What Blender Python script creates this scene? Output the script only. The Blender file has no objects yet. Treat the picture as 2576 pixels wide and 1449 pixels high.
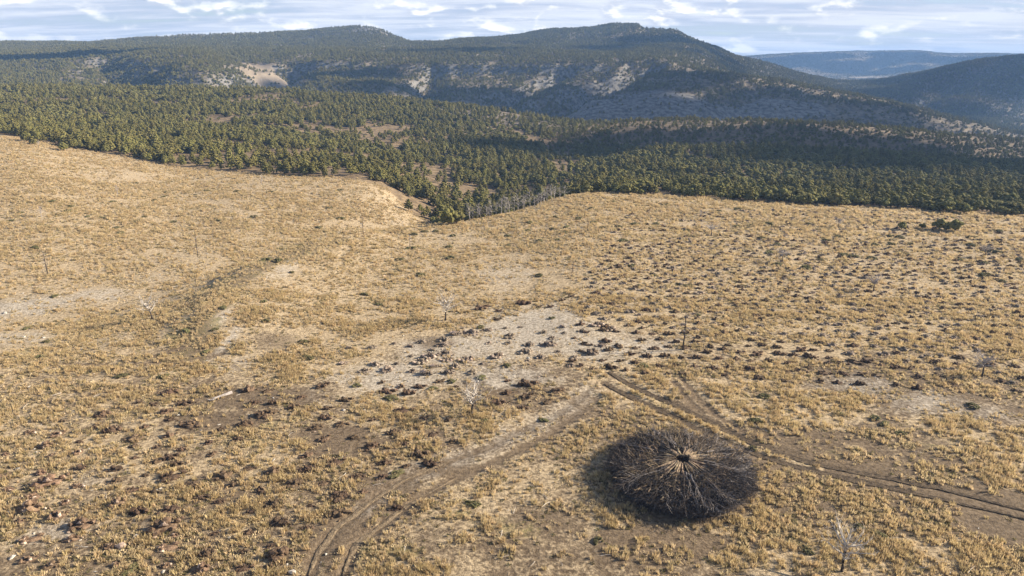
import bpy, math, random
import numpy as np
from mathutils import Vector, Matrix, Euler

random.seed(7)
rng = np.random.default_rng(7)
R = math.radians
scene = bpy.context.scene
COL = scene.collection

# ------------------------------------------------------------------ camera, sky, sun, exposure
CAM_Z = 45.0
PITCH = R(17.6)
FOC = 711.0                      # focal length in pixels of a 1024 wide picture
cam = bpy.data.cameras.new('camera')
cam.sensor_width = 36.0
cam.lens = FOC / 1024 * 36.0
cam.clip_start = 0.5
cam.clip_end = 30000
cam_o = bpy.data.objects.new('camera', cam)
cam_o.location = (0, 0, CAM_Z)
cam_o.rotation_euler = (math.pi / 2 - PITCH, 0, 0)
COL.objects.link(cam_o)
scene.camera = cam_o

SUN_EL, SUN_AZ = R(24.5), R(9)     # azimuth from +X towards +Y
sd = Vector((math.cos(SUN_EL) * math.cos(SUN_AZ), math.cos(SUN_EL) * math.sin(SUN_AZ), math.sin(SUN_EL)))
sun = bpy.data.lights.new('sun', 'SUN')
sun.energy = 5.0
sun.angle = R(0.6)
sun.color = (1.0, 0.86, 0.65)
sun_o = bpy.data.objects.new('sun', sun)
sun_o.rotation_euler = (-sd).to_track_quat('-Z', 'Y').to_euler()
sun_o.location = (200, 0, 200)
COL.objects.link(sun_o)

world = bpy.data.worlds.new('World')
scene.world = world
world.use_nodes = True
wn, wl = world.node_tree.nodes, world.node_tree.links
wn.clear()


def wnode(t, **kw):
    n = wn.new(t)
    for k, v in kw.items():
        setattr(n, k, v)
    return n


def wmath(op, a, b=None, c=None):
    n = wnode('ShaderNodeMath', operation=op)
    for i, v in enumerate((a, b, c)):
        if v is None:
            continue
        if isinstance(v, (int, float)):
            n.inputs[i].default_value = v
        else:
            wl.new(v, n.inputs[i])
    return n.outputs[0]


sky = wnode('ShaderNodeTexSky', sky_type='NISHITA', sun_disc=False)
sky.sun_elevation = SUN_EL
sky.sun_rotation = math.pi / 2 - SUN_AZ
sky.altitude = 1100
sky.air_density = 1.0
sky.dust_density = 0.6
sky.ozone_density = 1.5
bg_sky = wnode('ShaderNodeBackground')
bg_sky.inputs['Strength'].default_value = 0.05
wl.new(sky.outputs[0], bg_sky.inputs['Color'])
tc = wnode('ShaderNodeTexCoord')
sp = wnode('ShaderNodeSeparateXYZ')
wl.new(tc.outputs['Generated'], sp.inputs[0])
dx, dy, dz = sp.outputs
zz = wmath('ADD', wmath('MAXIMUM', dz, 0.0), 0.07)


def wvec(a, b, c=None):
    n = wnode('ShaderNodeCombineXYZ')
    for i, v in enumerate((a, b, c)):
        if v is None:
            continue
        if isinstance(v, (int, float)):
            n.inputs[i].default_value = v
        else:
            wl.new(v, n.inputs[i])
    return n.outputs[0]


def wnoise(vec, scale, detail=5, rough=0.55, dist=0.0):
    n = wnode('ShaderNodeTexNoise')
    n.inputs['Scale'].default_value = scale
    n.inputs['Detail'].default_value = detail
    n.inputs['Roughness'].default_value = rough
    n.inputs['Distortion'].default_value = dist
    wl.new(vec, n.inputs['Vector'])
    return n.outputs[0]


def wramp(v, a, b):
    n = wnode('ShaderNodeMapRange', interpolation_type='SMOOTHSTEP')
    n.inputs['From Min'].default_value = a
    n.inputs['From Max'].default_value = b
    wl.new(v, n.inputs[0])
    return n.outputs[0]


def wmix(f, a, b):
    n = wnode('ShaderNodeMix', data_type='RGBA')
    wl.new(f, n.inputs['Factor'])
    for s, v in (('A', a), ('B', b)):
        sock = [i for i in n.inputs if i.name == s and i.type == 'RGBA'][0]
        if isinstance(v, tuple):
            sock.default_value = (*v, 1)
        else:
            wl.new(v, sock)
    return [o for o in n.outputs if o.type == 'RGBA'][0]


px = wmath('DIVIDE', dx, zz)
py = wmath('DIVIDE', dy, zz)
sheet = wnoise(wvec(wmath('MULTIPLY', px, 0.5), py, 3.0), 0.62, 6, 0.6, 0.3)       # streaked cloud sheets
sheet2 = wnoise(wvec(wmath('MULTIPLY', px, 0.35), py, 9.0), 1.7, 5, 0.6, 0.5)
az = wmath('ARCTAN2', dx, dy)
puffv = wvec(wmath('MULTIPLY', az, 15.0), wmath('MULTIPLY', dz, 34.0), 1.0)
puff = wnoise(puffv, 1.15, 6, 0.5, 0.15)                                           # small heaped clouds
puff_lit = wnoise(wvec(wmath('ADD', wmath('MULTIPLY', az, 15.0), 0.10), wmath('ADD', wmath('MULTIPLY', dz, 34.0), 0.22), 1.0), 1.15, 6, 0.5, 0.15)
sheet_m = wmath('MULTIPLY', wramp(wmath('ADD', wmath('MULTIPLY', sheet, 0.6), wmath('MULTIPLY', sheet2, 0.4)), 0.24, 0.52), 0.97)
puff_m = wramp(wmath('ADD', puff, wmath('MULTIPLY', wmath('SUBTRACT', sheet, 0.5), 0.25)), 0.50, 0.66)
lit = wramp(wmath('SUBTRACT', puff, puff_lit), -0.04, 0.07)
sheet_c = wmix(wramp(wmath('ADD', wmath('MULTIPLY', sheet2, 0.5), wmath('MULTIPLY', sheet, 0.5)), 0.40, 0.60), (0.52, 0.595, 0.79), (0.93, 0.955, 1.02))
puff_c = wmix(lit, (0.68, 0.72, 0.84), (1.3, 1.26, 1.2))
cloud_c = wmix(puff_m, sheet_c, puff_c)
thin = wramp(dz, 0.06, 0.45)                                                       # a cloud field seen edge-on closes up, overhead it opens
cloud_m = wmath('MULTIPLY', wmath('MAXIMUM', sheet_m, wmath('MULTIPLY', puff_m, 0.95)), wmath('SUBTRACT', 1.0, wmath('MULTIPLY', thin, 0.8)))
bg_cl = wnode('ShaderNodeBackground')
bg_cl.inputs['Strength'].default_value = 0.37
wl.new(cloud_c, bg_cl.inputs['Color'])
wmixs = wnode('ShaderNodeMixShader')
wl.new(cloud_m, wmixs.inputs[0])
wl.new(bg_sky.outputs[0], wmixs.inputs[1])
wl.new(bg_cl.outputs[0], wmixs.inputs[2])
wo = wnode('ShaderNodeOutputWorld')
wl.new(wmixs.outputs[0], wo.inputs['Surface'])

scene.view_settings.view_transform = 'Standard'
scene.view_settings.look = 'None'
scene.view_settings.gamma = 1.0
scene.view_settings.use_curve_mapping = False
scene.view_settings.exposure = 1.5
scene.render.engine = 'CYCLES'
scene.cycles.max_bounces = 4
scene.cycles.diffuse_bounces = 2
scene.cycles.volume_bounces = 0
scene.cycles.use_denoising = True
scene.cycles.denoiser = 'OPENIMAGEDENOISE'

# ------------------------------------------------------------------ noise and terrain shape


def vnoise(x, y, seed=0):
    xi, yi = np.floor(x).astype(np.int64), np.floor(y).astype(np.int64)
    fx, fy = x - xi, y - yi
    fx, fy = fx * fx * (3 - 2 * fx), fy * fy * (3 - 2 * fy)

    def h(a, b):
        n = (a * 374761393 + b * 668265263 + seed * 974634777) & 0xFFFFFFFF
        n = ((n ^ (n >> 13)) * 1274126177) & 0xFFFFFFFF
        n = ((n ^ (n >> 16)) * 2246822519) & 0xFFFFFFFF
        return ((n ^ (n >> 15)) & 0xFFFFFF) / float(0xFFFFFF)
    a, b = h(xi, yi), h(xi + 1, yi)
    c, d = h(xi, yi + 1), h(xi + 1, yi + 1)
    return (a + (b - a) * fx) * (1 - fy) + (c + (d - c) * fx) * fy


def fbm(x, y, scale, octv=4, seed=0, gain=0.5):
    x, y = np.asarray(x, float) / scale, np.asarray(y, float) / scale
    s, a, t = 0.0, 1.0, 0.0
    for i in range(octv):
        s = s + a * vnoise(x, y, seed + i * 17)
        t += a
        a *= gain
        x, y = x * 2.03 + 5.1, y * 2.03 + 1.7
    return s / t - 0.5


def smooth(a, b, x):
    t = np.clip((x - a) / (b - a), 0, 1)
    return t * t * (3 - 2 * t)


def pchip_knots(X, Z):
    """slopes of a monotone cubic through (K,N) knots"""
    h = np.diff(X, axis=0)
    d = np.diff(Z, axis=0) / h
    m = np.zeros_like(Z)
    w1, w2 = 2 * h[1:] + h[:-1], h[1:] + 2 * h[:-1]
    same = (d[1:] * d[:-1]) > 0
    with np.errstate(divide='ignore', invalid='ignore'):
        hm = (w1 + w2) / (w1 / d[:-1] + w2 / d[1:])
    m[1:-1] = np.where(same, hm, 0)
    m[0], m[-1] = d[0], d[-1]
    return m


def pchip_eval(X, Z, q):
    """X,Z (K,N) knots, q (N,)"""
    K, N = X.shape
    M = pchip_knots(X, Z)
    k = np.clip((X <= q[None, :]).sum(0) - 1, 0, K - 2)
    j = np.arange(N)
    x0, x1, z0, z1, m0, m1 = X[k, j], X[k + 1, j], Z[k, j], Z[k + 1, j], M[k, j], M[k + 1, j]
    h = x1 - x0
    t = np.clip((q - x0) / h, 0, 1)
    t2, t3 = t * t, t * t * t
    return (2 * t3 - 3 * t2 + 1) * z0 + (t3 - 2 * t2 + t) * h * m0 + (-2 * t3 + 3 * t2) * z1 + (t3 - t2) * h * m1


def interp1(xk, zk, q):
    xk, zk, q = np.asarray(xk, float), np.asarray(zk, float), np.asarray(q, float)
    n = q.size
    return pchip_eval(np.repeat(xk[:, None], n, 1), np.repeat(zk[:, None], n, 1), np.clip(q.ravel(), xk[0], xk[-1])).reshape(q.shape)


CP, SP = math.cos(PITCH), math.sin(PITCH)
S = 1024 / 2576.0                 # survey units: the photograph at 2576 wide


def ray(u, y):
    a, b = (np.asarray(u, float) * S - 512) / FOC, (288 - np.asarray(y, float) * S) / FOC
    den = CP + b * SP
    return a / den, (-SP + b * CP) / den        # x per metre forward, rise per metre forward


# Relief lines running across the view, near to far: (survey u, survey y or height, distance).
# mode 'y': height follows from the sight line and distance, mode 'z': height given
LINES = [
    ('z', [(-900, 0, 60), (2576, 0, 60), (3500, 0, 60)]),
    # brow of the near field
    ('z', [(-900, 1, 95), (0, 0.6, 100), (560, 0.2, 148), (820, -0.3, 183), (1110, -1.2, 204), (1250, -1.0, 215), (1500, 0.8, 245), (1640, 0.4, 243), (1900, 0.2, 228), (2200, 0, 219), (2576, 0, 209), (3500, 0, 200)]),
    # the shallow gully behind the brow
    ('z', [(-900, -1, 120), (0, -2.0, 128), (560, -2.8, 172), (820, -4.6, 212), (1110, -10, 245), (1250, -13, 265), (1500, -8, 290), (1640, -2.5, 285), (1900, -2.5, 265), (2576, -3, 245), (3500, -3, 240)]),
    # far side of the gully, edge of the forest
    ('y', [(-900, 320, 340), (0, 348, 330), (240, 390, 320), (500, 436, 300), (760, 449, 290), (900, 461, 286), (950, 474, 284), (1000, 497, 283), (1060, 522, 285), (1110, 534, 290), (1250, 530, 318), (1500, 470, 345), (1640, 470, 340), (1900, 470, 335), (2576, 485, 320), (3500, 500, 320)]),
    # forest plateau brow
    ('y', [(-900, 285, 500), (0, 300, 500), (500, 325, 500), (1000, 385, 460), (1250, 410, 460), (1500, 405, 480), (1640, 385, 480), (1900, 380, 480), (2200, 392, 475), (2576, 418, 460), (3500, 430, 460)]),
    # dip behind it
    ('y', [(-900, 255, 590), (0, 262, 590), (500, 282, 590), (1000, 340, 560), (1250, 365, 560), (1500, 385, 560), (1640, 384, 560), (1900, 384, 560), (2200, 396, 560), (2576, 420, 550), (3500, 430, 550)]),
    # second brow
    ('y', [(-900, 220, 760), (0, 222, 760), (400, 225, 760), (680, 230, 760), (900, 246, 750), (1100, 262, 740), (1250, 281, 730), (1390, 303, 710), (1500, 311, 700), (1700, 302, 700), (2000, 310, 700), (2300, 330, 700), (2576, 357, 690), (3500, 370, 690)]),
    # valley behind it
    ('z', [(-900, 12, 900), (0, 12, 900), (400, 8, 900), (620, -2, 900), (800, -18, 900), (1000, -30, 890), (1250, -45, 880), (1500, -52, 870), (1700, -52, 870), (2000, -55, 880), (2300, -60, 880), (2576, -66, 880), (3500, -66, 880)]),
    # foot of the far slopes
    ('y', [(-900, 190, 1080), (0, 196, 1080), (270, 192, 1080), (480, 168, 1080), (600, 196, 1080), (690, 212, 1060), (900, 215, 1050), (1060, 228, 1050), (1180, 258, 1020), (1300, 272, 1000), (1500, 268, 980), (1700, 245, 1000), (1900, 240, 1020), (2200, 270, 1020), (2400, 308, 1000), (2576, 340, 980), (3500, 400, 980)]),
    # top of slope, under the cliff band / crest of the right spur
    ('y', [(-900, 165, 1250), (0, 165, 1250), (270, 152, 1250), (480, 138, 1240), (600, 158, 1240), (690, 178, 1240), (900, 176, 1240), (1060, 184, 1240), (1180, 190, 1240), (1400, 192, 1230), (1640, 176, 1200), (1800, 186, 1180), (2000, 214, 1150), (2200, 250, 1120), (2400, 298, 1090), (2576, 336, 1060), (3500, 400, 1060)]),
    # edge of the upper plateau, above the cliff band
    ('y', [(-900, 155, 1300), (0, 156, 1300), (270, 146, 1290), (480, 132, 1275), (600, 152, 1270), (690, 157, 1256), (900, 161, 1256), (1060, 168, 1256), (1180, 167, 1256), (1400, 166, 1248), (1640, 158, 1240), (1800, 182, 1240), (2000, 212, 1210), (2200, 252, 1190), (2400, 304, 1180), (2576, 345, 1160), (3500, 410, 1160)]),
    # plateau rising / valley behind the spur
    ('y', [(-900, 132, 1650), (0, 130, 1650), (400, 118, 1650), (700, 120, 1650), (900, 118, 1650), (1050, 125, 1650), (1290, 118, 1650), (1500, 118, 1650), (1640, 112, 1650), (1740, 122, 1600), (1800, 150, 1560), (1900, 200, 1500), (2000, 222, 1480), (2200, 255, 1450), (2400, 292, 1450), (2576, 305, 1450), (3500, 330, 1450)]),
    # main skyline
    ('y', [(-900, 112, 2200), (0, 107, 2200), (140, 107, 2200), (230, 110, 2200), (300, 104, 2200), (400, 93, 2200), (500, 87, 2200), (700, 84, 2200), (830, 74, 2200), (900, 69, 2180), (950, 73, 2150), (1000, 94, 2150), (1050, 109, 2150), (1110, 109, 2150), (1160, 100, 2150), (1290, 92, 2100), (1380, 78, 2100), (1500, 69, 2050), (1570, 62, 2000), (1600, 63, 2000), (1625, 75, 2000), (1690, 75, 1980), (1730, 96, 1960), (1760, 109, 1950), (1800, 120, 1940), (1860, 142, 1930), (1900, 153, 1930), (2000, 182, 1920), (2050, 195, 1920), (2120, 207, 1950), (2200, 205, 1950), (2300, 186, 1950), (2400, 163, 1950), (2500, 146, 1950), (2576, 138, 1950), (3000, 120, 1950), (3500, 110, 1950)]),
    # behind the skyline
    ('z', [(-900, 20, 2700), (1600, 20, 2700), (1860, 0, 2700), (2050, -20, 2700), (2200, -22, 2700), (2500, 0, 2700), (3500, 0, 2700)]),
    # open valley floor far off
    ('y', [(-900, 150, 3300), (1600, 150, 3300), (1860, 190, 3300), (2000, 197, 3300), (2200, 196, 3300), (2350, 184, 3300), (2500, 170, 3300), (3500, 160, 3300)]),
    # last skyline
    ('y', [(-900, 132, 4300), (0, 128, 4300), (1600, 150, 4300), (1800, 146, 4300), (1870, 142, 4300), (1960, 136, 4300), (2100, 131, 4300), (2200, 128, 4300), (2300, 128, 4300), (2400, 135, 4300), (2500, 135, 4300), (2576, 136, 4300), (3500, 134, 4300)]),
    ('z', [(-900, -20, 6500), (3500, -20, 6500)]),
]
UREF = 150


def lines_at(t):
    """knots (K,N) of distance and height for lateral tangents t"""
    D = [np.full(t.shape, -60.0)]
    Z = [np.zeros(t.shape)]
    for mode, pts in LINES:
        us = np.array([p[0] for p in pts], float)
        vs = np.array([p[1] for p in pts], float)
        ds = np.array([p[2] for p in pts], float)
        if mode == 'y':
            ts, sl = ray(us, vs)
            zs = CAM_Z + sl * ds
        else:
            ts, _ = ray(us, np.full(us.shape, 330.0))
            zs = vs
        D.append(interp1(ts, ds, t))
        Z.append(interp1(ts, zs, t))
    return np.array(D), np.array(Z)


TT = np.linspace(-1.7, 1.7, 1400)
DK, ZK = lines_at(TT)


def base_height(x, y):
    x, y = np.asarray(x, float), np.asarray(y, float)
    sh = x.shape
    x, y = x.ravel(), y.ravel()
    out = np.empty(x.shape)
    for s in range(0, x.size, 60000):
        xs, ys = x[s:s + 60000], y[s:s + 60000]
        t = np.clip(xs / np.maximum(ys, 60), -1.69, 1.69)
        f = (t + 1.7) / 3.4 * (len(TT) - 1)
        i = np.clip(f.astype(int), 0, len(TT) - 2)
        f = f - i
        D = DK[:, i] * (1 - f) + DK[:, i + 1] * f
        Zk = ZK[:, i] * (1 - f) + ZK[:, i + 1] * f
        out[s:s + 60000] = pchip_eval(D, Zk, np.clip(ys, -59, 6400))
    return out.reshape(sh)


def seg_field(x, y, pts):
    """distance to a polyline and the parameter along it (0..1)"""
    best = np.full(x.shape, 1e9)
    par = np.zeros(x.shape)
    n = len(pts) - 1
    for k in range(n):
        ax, ay = pts[k]
        bx, by = pts[k + 1]
        vx, vy = bx - ax, by - ay
        tt = np.clip(((x - ax) * vx + (y - ay) * vy) / (vx * vx + vy * vy), 0, 1)
        d = np.hypot(x - ax - tt * vx, y - ay - tt * vy)
        m = d < best
        best = np.where(m, d, best)
        par = np.where(m, (k + tt) / n, par)
    return best, par


def far_xy(u, y, dist):
    t, _ = ray(u, y)
    return (float(t) * dist, dist)


# side ravines cut into the far slopes: polyline, depth, half width
RAVINES = [
    ([far_xy(1640, 175, 1225), far_xy(1520, 205, 1120), far_xy(1400, 240, 1020), far_xy(1300, 275, 930)], 32, 52),
    ([far_xy(1085, 172, 1250), far_xy(1075, 205, 1150), far_xy(1070, 240, 1040), far_xy(1090, 262, 930)], 20, 42),
    ([far_xy(740, 160, 1255), far_xy(690, 195, 1130), far_xy(655, 212, 1020)], 30, 55),
    ([far_xy(250, 150, 1260), far_xy(270, 180, 1130), far_xy(330, 205, 980)], 30, 70),
    ([far_xy(1900, 260, 1040), far_xy(1850, 285, 960)], 8, 30),
    ([far_xy(1420, 190, 1230), far_xy(1300, 225, 1100), far_xy(1210, 255, 980)], 26, 40),
    ([far_xy(2500, 185, 1850), far_xy(2350, 225, 1650), far_xy(2300, 255, 1500)], 22, 60),
    ([far_xy(2250, 165, 3900), far_xy(2150, 180, 3600)], 25, 120),
]


BANK = [far_xy(900, 585, 196), far_xy(820, 606, 184), far_xy(720, 640, 168), far_xy(620, 690, 150), far_xy(545, 760, 133), far_xy(500, 830, 119), far_xy(440, 920, 104)]


def bank(x, y):
    """low bank falling to the left, along the gully"""
    z = np.zeros(x.shape)
    m = (y > 90) & (y < 215)
    if m.any():
        xs, ys = x[m], y[m]
        d, p = seg_field(xs, ys, BANK)
        bx = np.interp(ys, [q[1] for q in BANK][::-1], [q[0] for q in BANK][::-1])
        sd_ = np.where(xs > bx, d, -d) + fbm(xs, ys, 8, 3, 41) * 3.0
        fade = smooth(-0.05, 0.08, p) * (1 - smooth(0.8, 1.0, p))
        z[m] = 2.3 * fade * (smooth(-8.0, 2.0, sd_) * (1 - smooth(2, 30, sd_)))
    return z


def terrain(x, y):
    x, y = np.asarray(x, float), np.asarray(y, float)
    z = base_height(x, y) + bank(x, y)
    z = z + fbm(x, y, 26, 3, 3) * 0.9 * smooth(60, 130, y) * (1 - smooth(300, 500, y)) + fbm(x, y, 6, 3, 11) * 0.22 * (1 - smooth(300, 420, y))
    mid = smooth(280, 420, y)
    z = z + fbm(x, y, 60, 3, 5) * 4.0 * mid
    far = smooth(860, 1050, y)
    amp = far * (1 - 0.6 * smooth(1900, 2150, y))
    rid = 1 - np.abs(fbm(x, y, 190, 4, 21)) * 4
    z = z + (rid - 0.6) * 6.0 * amp + fbm(x, y, 28, 4, 31, 0.6) * 6.0 * amp
    m = y > 850
    if m.any():
        xs, ys = x[m], y[m]
        cut = np.zeros(xs.shape)
        for pts, dep, w in RAVINES:
            d, p = seg_field(xs, ys, pts)
            d = d + fbm(xs, ys, 40, 3, 51) * w * 0.9
            prof = np.clip(1 - d / (w * (0.6 + 0.8 * p)), 0, 1)
            cut = cut + dep * (0.35 + 0.65 * np.sin(np.clip(p, 0, 1) * math.pi * 0.75 + 0.2)) * prof ** 1.1
        z = z.copy()
        z[m] -= cut
    return z


# mesh rows and columns: a fan with its apex behind the camera
YO = 40.0
ys1 = np.linspace(-15, 52, 16)[:-1]


def logrows(a, b, r):
    n = int(math.ceil(math.log((b + YO) / (a + YO)) / r))
    return np.exp(np.linspace(math.log(a + YO), math.log(b + YO), n + 1))[:-1] - YO


YR = np.concatenate([ys1, logrows(52, 340, 0.0046), logrows(340, 840, 0.0075), logrows(840, 1340, 0.0042), logrows(1340, 2300, 0.008), logrows(2300, 6000, 0.02), [6000.0]])
tc1 = np.linspace(-0.78, 0.78, 780)
side = np.linspace(0.79, 1.25, 40)
TCOL = np.concatenate([-side[::-1], tc1, side])
GX = TCOL[None, :] * (YR[:, None] + YO)
GY = np.repeat(YR[:, None], len(TCOL), 1)
GZ = terrain(GX.ravel(), GY.ravel()).reshape(GX.shape)


def height(x, y):
    """height of the ground mesh"""
    x, y = np.asarray(x, float), np.asarray(y, float)
    r = np.clip(np.interp(y, YR, np.arange(len(YR))), 0, len(YR) - 1.001)
    c = np.clip(np.interp(x / (y + YO), TCOL, np.arange(len(TCOL))), 0, len(TCOL) - 1.001)
    i, j = r.astype(int), c.astype(int)
    fr, fc = r - i, c - j
    return (GZ[i, j] * (1 - fc) + GZ[i, j + 1] * fc) * (1 - fr) + (GZ[i + 1, j] * (1 - fc) + GZ[i + 1, j + 1] * fc) * fr


YM = np.concatenate([np.linspace(25, 400, 1500), np.linspace(400.5, 4400, 3000)])


def at(u, y):
    """where the sight line of a surveyed point meets the ground"""
    t, s = ray(u, y)
    g = height(t * YM, YM) - (CAM_Z + s * YM)
    k = np.argmax(g > 0)
    if not (g > 0).any() or k == 0:
        k = len(YM) - 1
    a, b = YM[k - 1], YM[k]
    for _ in range(12):
        m = (a + b) / 2
        if height(np.array(t * m), np.array(m)) > CAM_Z + s * m:
            b = m
        else:
            a = m
    return Vector((float(t * b), float(b), float(height(np.array(t * b), np.array(b)))))


def metres(p, px):
    """survey pixels to metres for an upright thing standing at p"""
    d = math.hypot(p.x * 0, p.y * CP + (CAM_Z - p.z) * SP)
    return px * S / FOC * d / math.cos(math.atan2(CAM_Z - p.z, p.y))


# ------------------------------------------------------------------ materials


def mat(name):
    m = bpy.data.materials.new(name)
    m.use_nodes = True
    nt = m.node_tree
    b = nt.nodes['Principled BSDF']
    b.inputs['Roughness'].default_value = 0.95
    b.inputs['Specular IOR Level'].default_value = 0.15
    return m, nt, b


class NT:
    def __init__(s, nt):
        s.nt = nt

    def n(s, t, **kw):
        x = s.nt.nodes.new(t)
        for k, v in kw.items():
            setattr(x, k, v)
        return x

    def put(s, sock, v):
        if isinstance(v, (int, float)):
            sock.default_value = v
        elif isinstance(v, tuple):
            sock.default_value = (*v, 1) if sock.type == 'RGBA' else v
        else:
            s.nt.links.new(v, sock)

    def math(s, op, a, b=0.0, c=0.0, clamp=False):
        x = s.n('ShaderNodeMath', operation=op, use_clamp=clamp)
        for i, v in enumerate((a, b, c)):
            s.put(x.inputs[i], v)
        return x.outputs[0]

    def mix(s, f, a, b):
        x = s.n('ShaderNodeMix', data_type='RGBA')
        s.put(x.inputs[0], f)
        s.put(x.inputs[6], a)
        s.put(x.inputs[7], b)
        return x.outputs[2]

    def noise(s, vec, scale, detail=4, rough=0.6, dist=0.0):
        x = s.n('ShaderNodeTexNoise')
        s.put(x.inputs['Scale'], scale)
        s.put(x.inputs['Detail'], detail)
        s.put(x.inputs['Roughness'], rough)
        s.put(x.inputs['Distortion'], dist)
        s.nt.links.new(vec, x.inputs['Vector'])
        return x.outputs[0]

    def ramp(s, v, a, b):
        x = s.n('ShaderNodeMapRange', interpolation_type='SMOOTHSTEP')
        s.put(x.inputs[0], v)
        s.put(x.inputs[1], a)
        s.put(x.inputs[2], b)
        return x.outputs[0]

    def attr(s, name):
        x = s.n('ShaderNodeAttribute', attribute_name=name)
        return x.outputs['Fac']

    def bump(s, h, strength, dist, bsdf):
        x = s.n('ShaderNodeBump')
        s.put(x.inputs['Strength'], strength)
        s.put(x.inputs['Distance'], dist)
        s.put(x.inputs['Height'], h)
        s.nt.links.new(x.outputs[0], bsdf.inputs['Normal'])


def simple_mat(name, c1, c2, scale=3.0, c3=None, rand=0.35, bump=0.0, bdist=0.05, rough=0.95, coord='Object', translucent=0.0):
    """two or three toned noise material with a little per-object variation"""
    m, nt, b = mat(name)
    q = NT(nt)
    v = q.n('ShaderNodeTexCoord').outputs[coord]
    n1 = q.noise(v, scale, 4, 0.65)
    c = q.mix(q.ramp(n1, 0.35, 0.65), c1, c2)
    if c3:
        c = q.mix(q.math('MULTIPLY', q.ramp(q.noise(v, scale * 2.7, 3, 0.6), 0.54, 0.66), 0.8), c, c3)
    oi = q.n('ShaderNodeObjectInfo').outputs['Random']
    hsv = q.n('ShaderNodeHueSaturation')
    q.put(hsv.inputs['Value'], q.math('ADD', q.math('MULTIPLY', oi, rand), 1 - rand * 0.5))
    hr = q.math('FRACT', q.math('MULTIPLY', oi, 7.31))
    q.put(hsv.inputs['Hue'], q.math('ADD', q.math('MULTIPLY', hr, 0.04 * rand), 0.5 - 0.02 * rand))
    q.put(hsv.inputs['Color'], c)
    nt.links.new(hsv.outputs[0], b.inputs['Base Color'])
    b.inputs['Roughness'].default_value = rough
    if translucent:
        tr_ = q.n('ShaderNodeBsdfTranslucent')
        nt.links.new(hsv.outputs[0], tr_.inputs['Color'])
        mx = q.n('ShaderNodeMixShader')
        mx.inputs[0].default_value = translucent
        nt.links.new(b.outputs[0], mx.inputs[1])
        nt.links.new(tr_.outputs[0], mx.inputs[2])
        nt.links.new(mx.outputs[0], nt.nodes['Material Output'].inputs['Surface'])
    if bump:
        q.bump(q.noise(v, scale * 3, 4, 0.7), bump, bdist, b)
    return m


def ground_material():
    m, nt, b = mat('dry_ground')
    q = NT(nt)
    v = q.n('ShaderNodeNewGeometry').outputs['Position']
    big = q.noise(v, 0.055, 5, 0.62)
    mid = q.noise(v, 0.33, 5, 0.65, 0.4)
    fine = q.noise(v, 1.9, 5, 0.7, 0.3)
    speck = q.noise(v, 5.5, 3, 0.7)
    straw = q.mix(q.ramp(fine, 0.36, 0.64), (0.19, 0.147, 0.095), (0.44, 0.35, 0.235))
    soil = q.mix(q.ramp(fine, 0.35, 0.65), (0.085, 0.062, 0.042), (0.18, 0.137, 0.094))
    pale = q.mix(q.ramp(fine, 0.38, 0.66), (0.235, 0.205, 0.168), (0.45, 0.408, 0.355))
    green = q.mix(q.ramp(fine, 0.4, 0.6), (0.12, 0.115, 0.05), (0.26, 0.21, 0.095))
    a_straw, a_pale, a_soil, a_green, a_wood, a_hill = [q.attr(k) for k in ('straw', 'pale', 'soil', 'green', 'wood', 'hill')]
    sm = q.math('ADD', q.math('ADD', q.math('MULTIPLY', mid, 0.7), q.math('MULTIPLY', fine, 0.5)), q.math('ADD', q.math('MULTIPLY', big, 0.4), q.math('SUBTRACT', a_straw, 1.28)))
    c = q.mix(q.ramp(sm, -0.12, 0.16), soil, straw)
    pm = q.math('ADD', q.math('MULTIPLY', mid, 0.9), q.math('ADD', q.math('MULTIPLY', fine, 0.5), q.math('SUBTRACT', q.math('MULTIPLY', a_pale, 0.75), 1.12)))
    c = q.mix(q.math('MULTIPLY', q.ramp(pm, -0.16, 0.36), 0.85), c, pale)
    c = q.mix(q.math('MULTIPLY', q.ramp(q.math('ADD', mid, q.math('SUBTRACT', a_green, 1.0)), -0.1, 0.15), 0.75), c, green)
    c = q.mix(q.math('MULTIPLY', q.ramp(q.math('ADD', q.math('MULTIPLY', fine, 0.6), q.math('SUBTRACT', a_soil, 0.72)), -0.1, 0.18), 0.95), c, soil)
    floor = q.mix(q.ramp(mid, 0.35, 0.65), (0.095, 0.07, 0.045), (0.215, 0.16, 0.10))
    c = q.mix(a_wood, c, floor)
    # limestone hillsides: grey rock, tan dry turf; rock where it is steep
    nz = q.n('ShaderNodeSeparateXYZ')
    nt.links.new(q.n('ShaderNodeNewGeometry').outputs['Normal'], nz.inputs[0])
    hn = q.noise(v, 0.03, 6, 0.7, 0.5)
    rock = q.mix(q.ramp(q.noise(v, 0.16, 5, 0.7), 0.35, 0.65), (0.075, 0.073, 0.071), (0.20, 0.192, 0.182))
    turf = q.mix(q.ramp(q.noise(v, 0.11, 4, 0.7), 0.35, 0.65), (0.075, 0.065, 0.048), (0.20, 0.165, 0.12))
    steep = q.ramp(q.math('ADD', nz.outputs[2], q.math('MULTIPLY', hn, 0.35)), 1.12, 0.92)
    steep = q.math('MAXIMUM', steep, q.ramp(q.math('ADD', q.attr('rock'), q.math('MULTIPLY', hn, 0.9)), 0.5, 1.15))
    hill = q.mix(steep, turf, rock)
    hill = q.mix(q.math('MULTIPLY', q.ramp(q.math('ADD', q.attr('tan'), q.math('MULTIPLY', hn, 0.6)), 0.55, 1.1), 0.8), hill, (0.25, 0.205, 0.155))
    c = q.mix(a_hill, c, hill)
    nt.links.new(c, b.inputs['Base Color'])
    h = q.math('ADD', q.math('MULTIPLY', fine, 0.6), q.math('MULTIPLY', speck, 0.35))
    q.bump(h, 0.9, 0.28, b)
    return m


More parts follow.
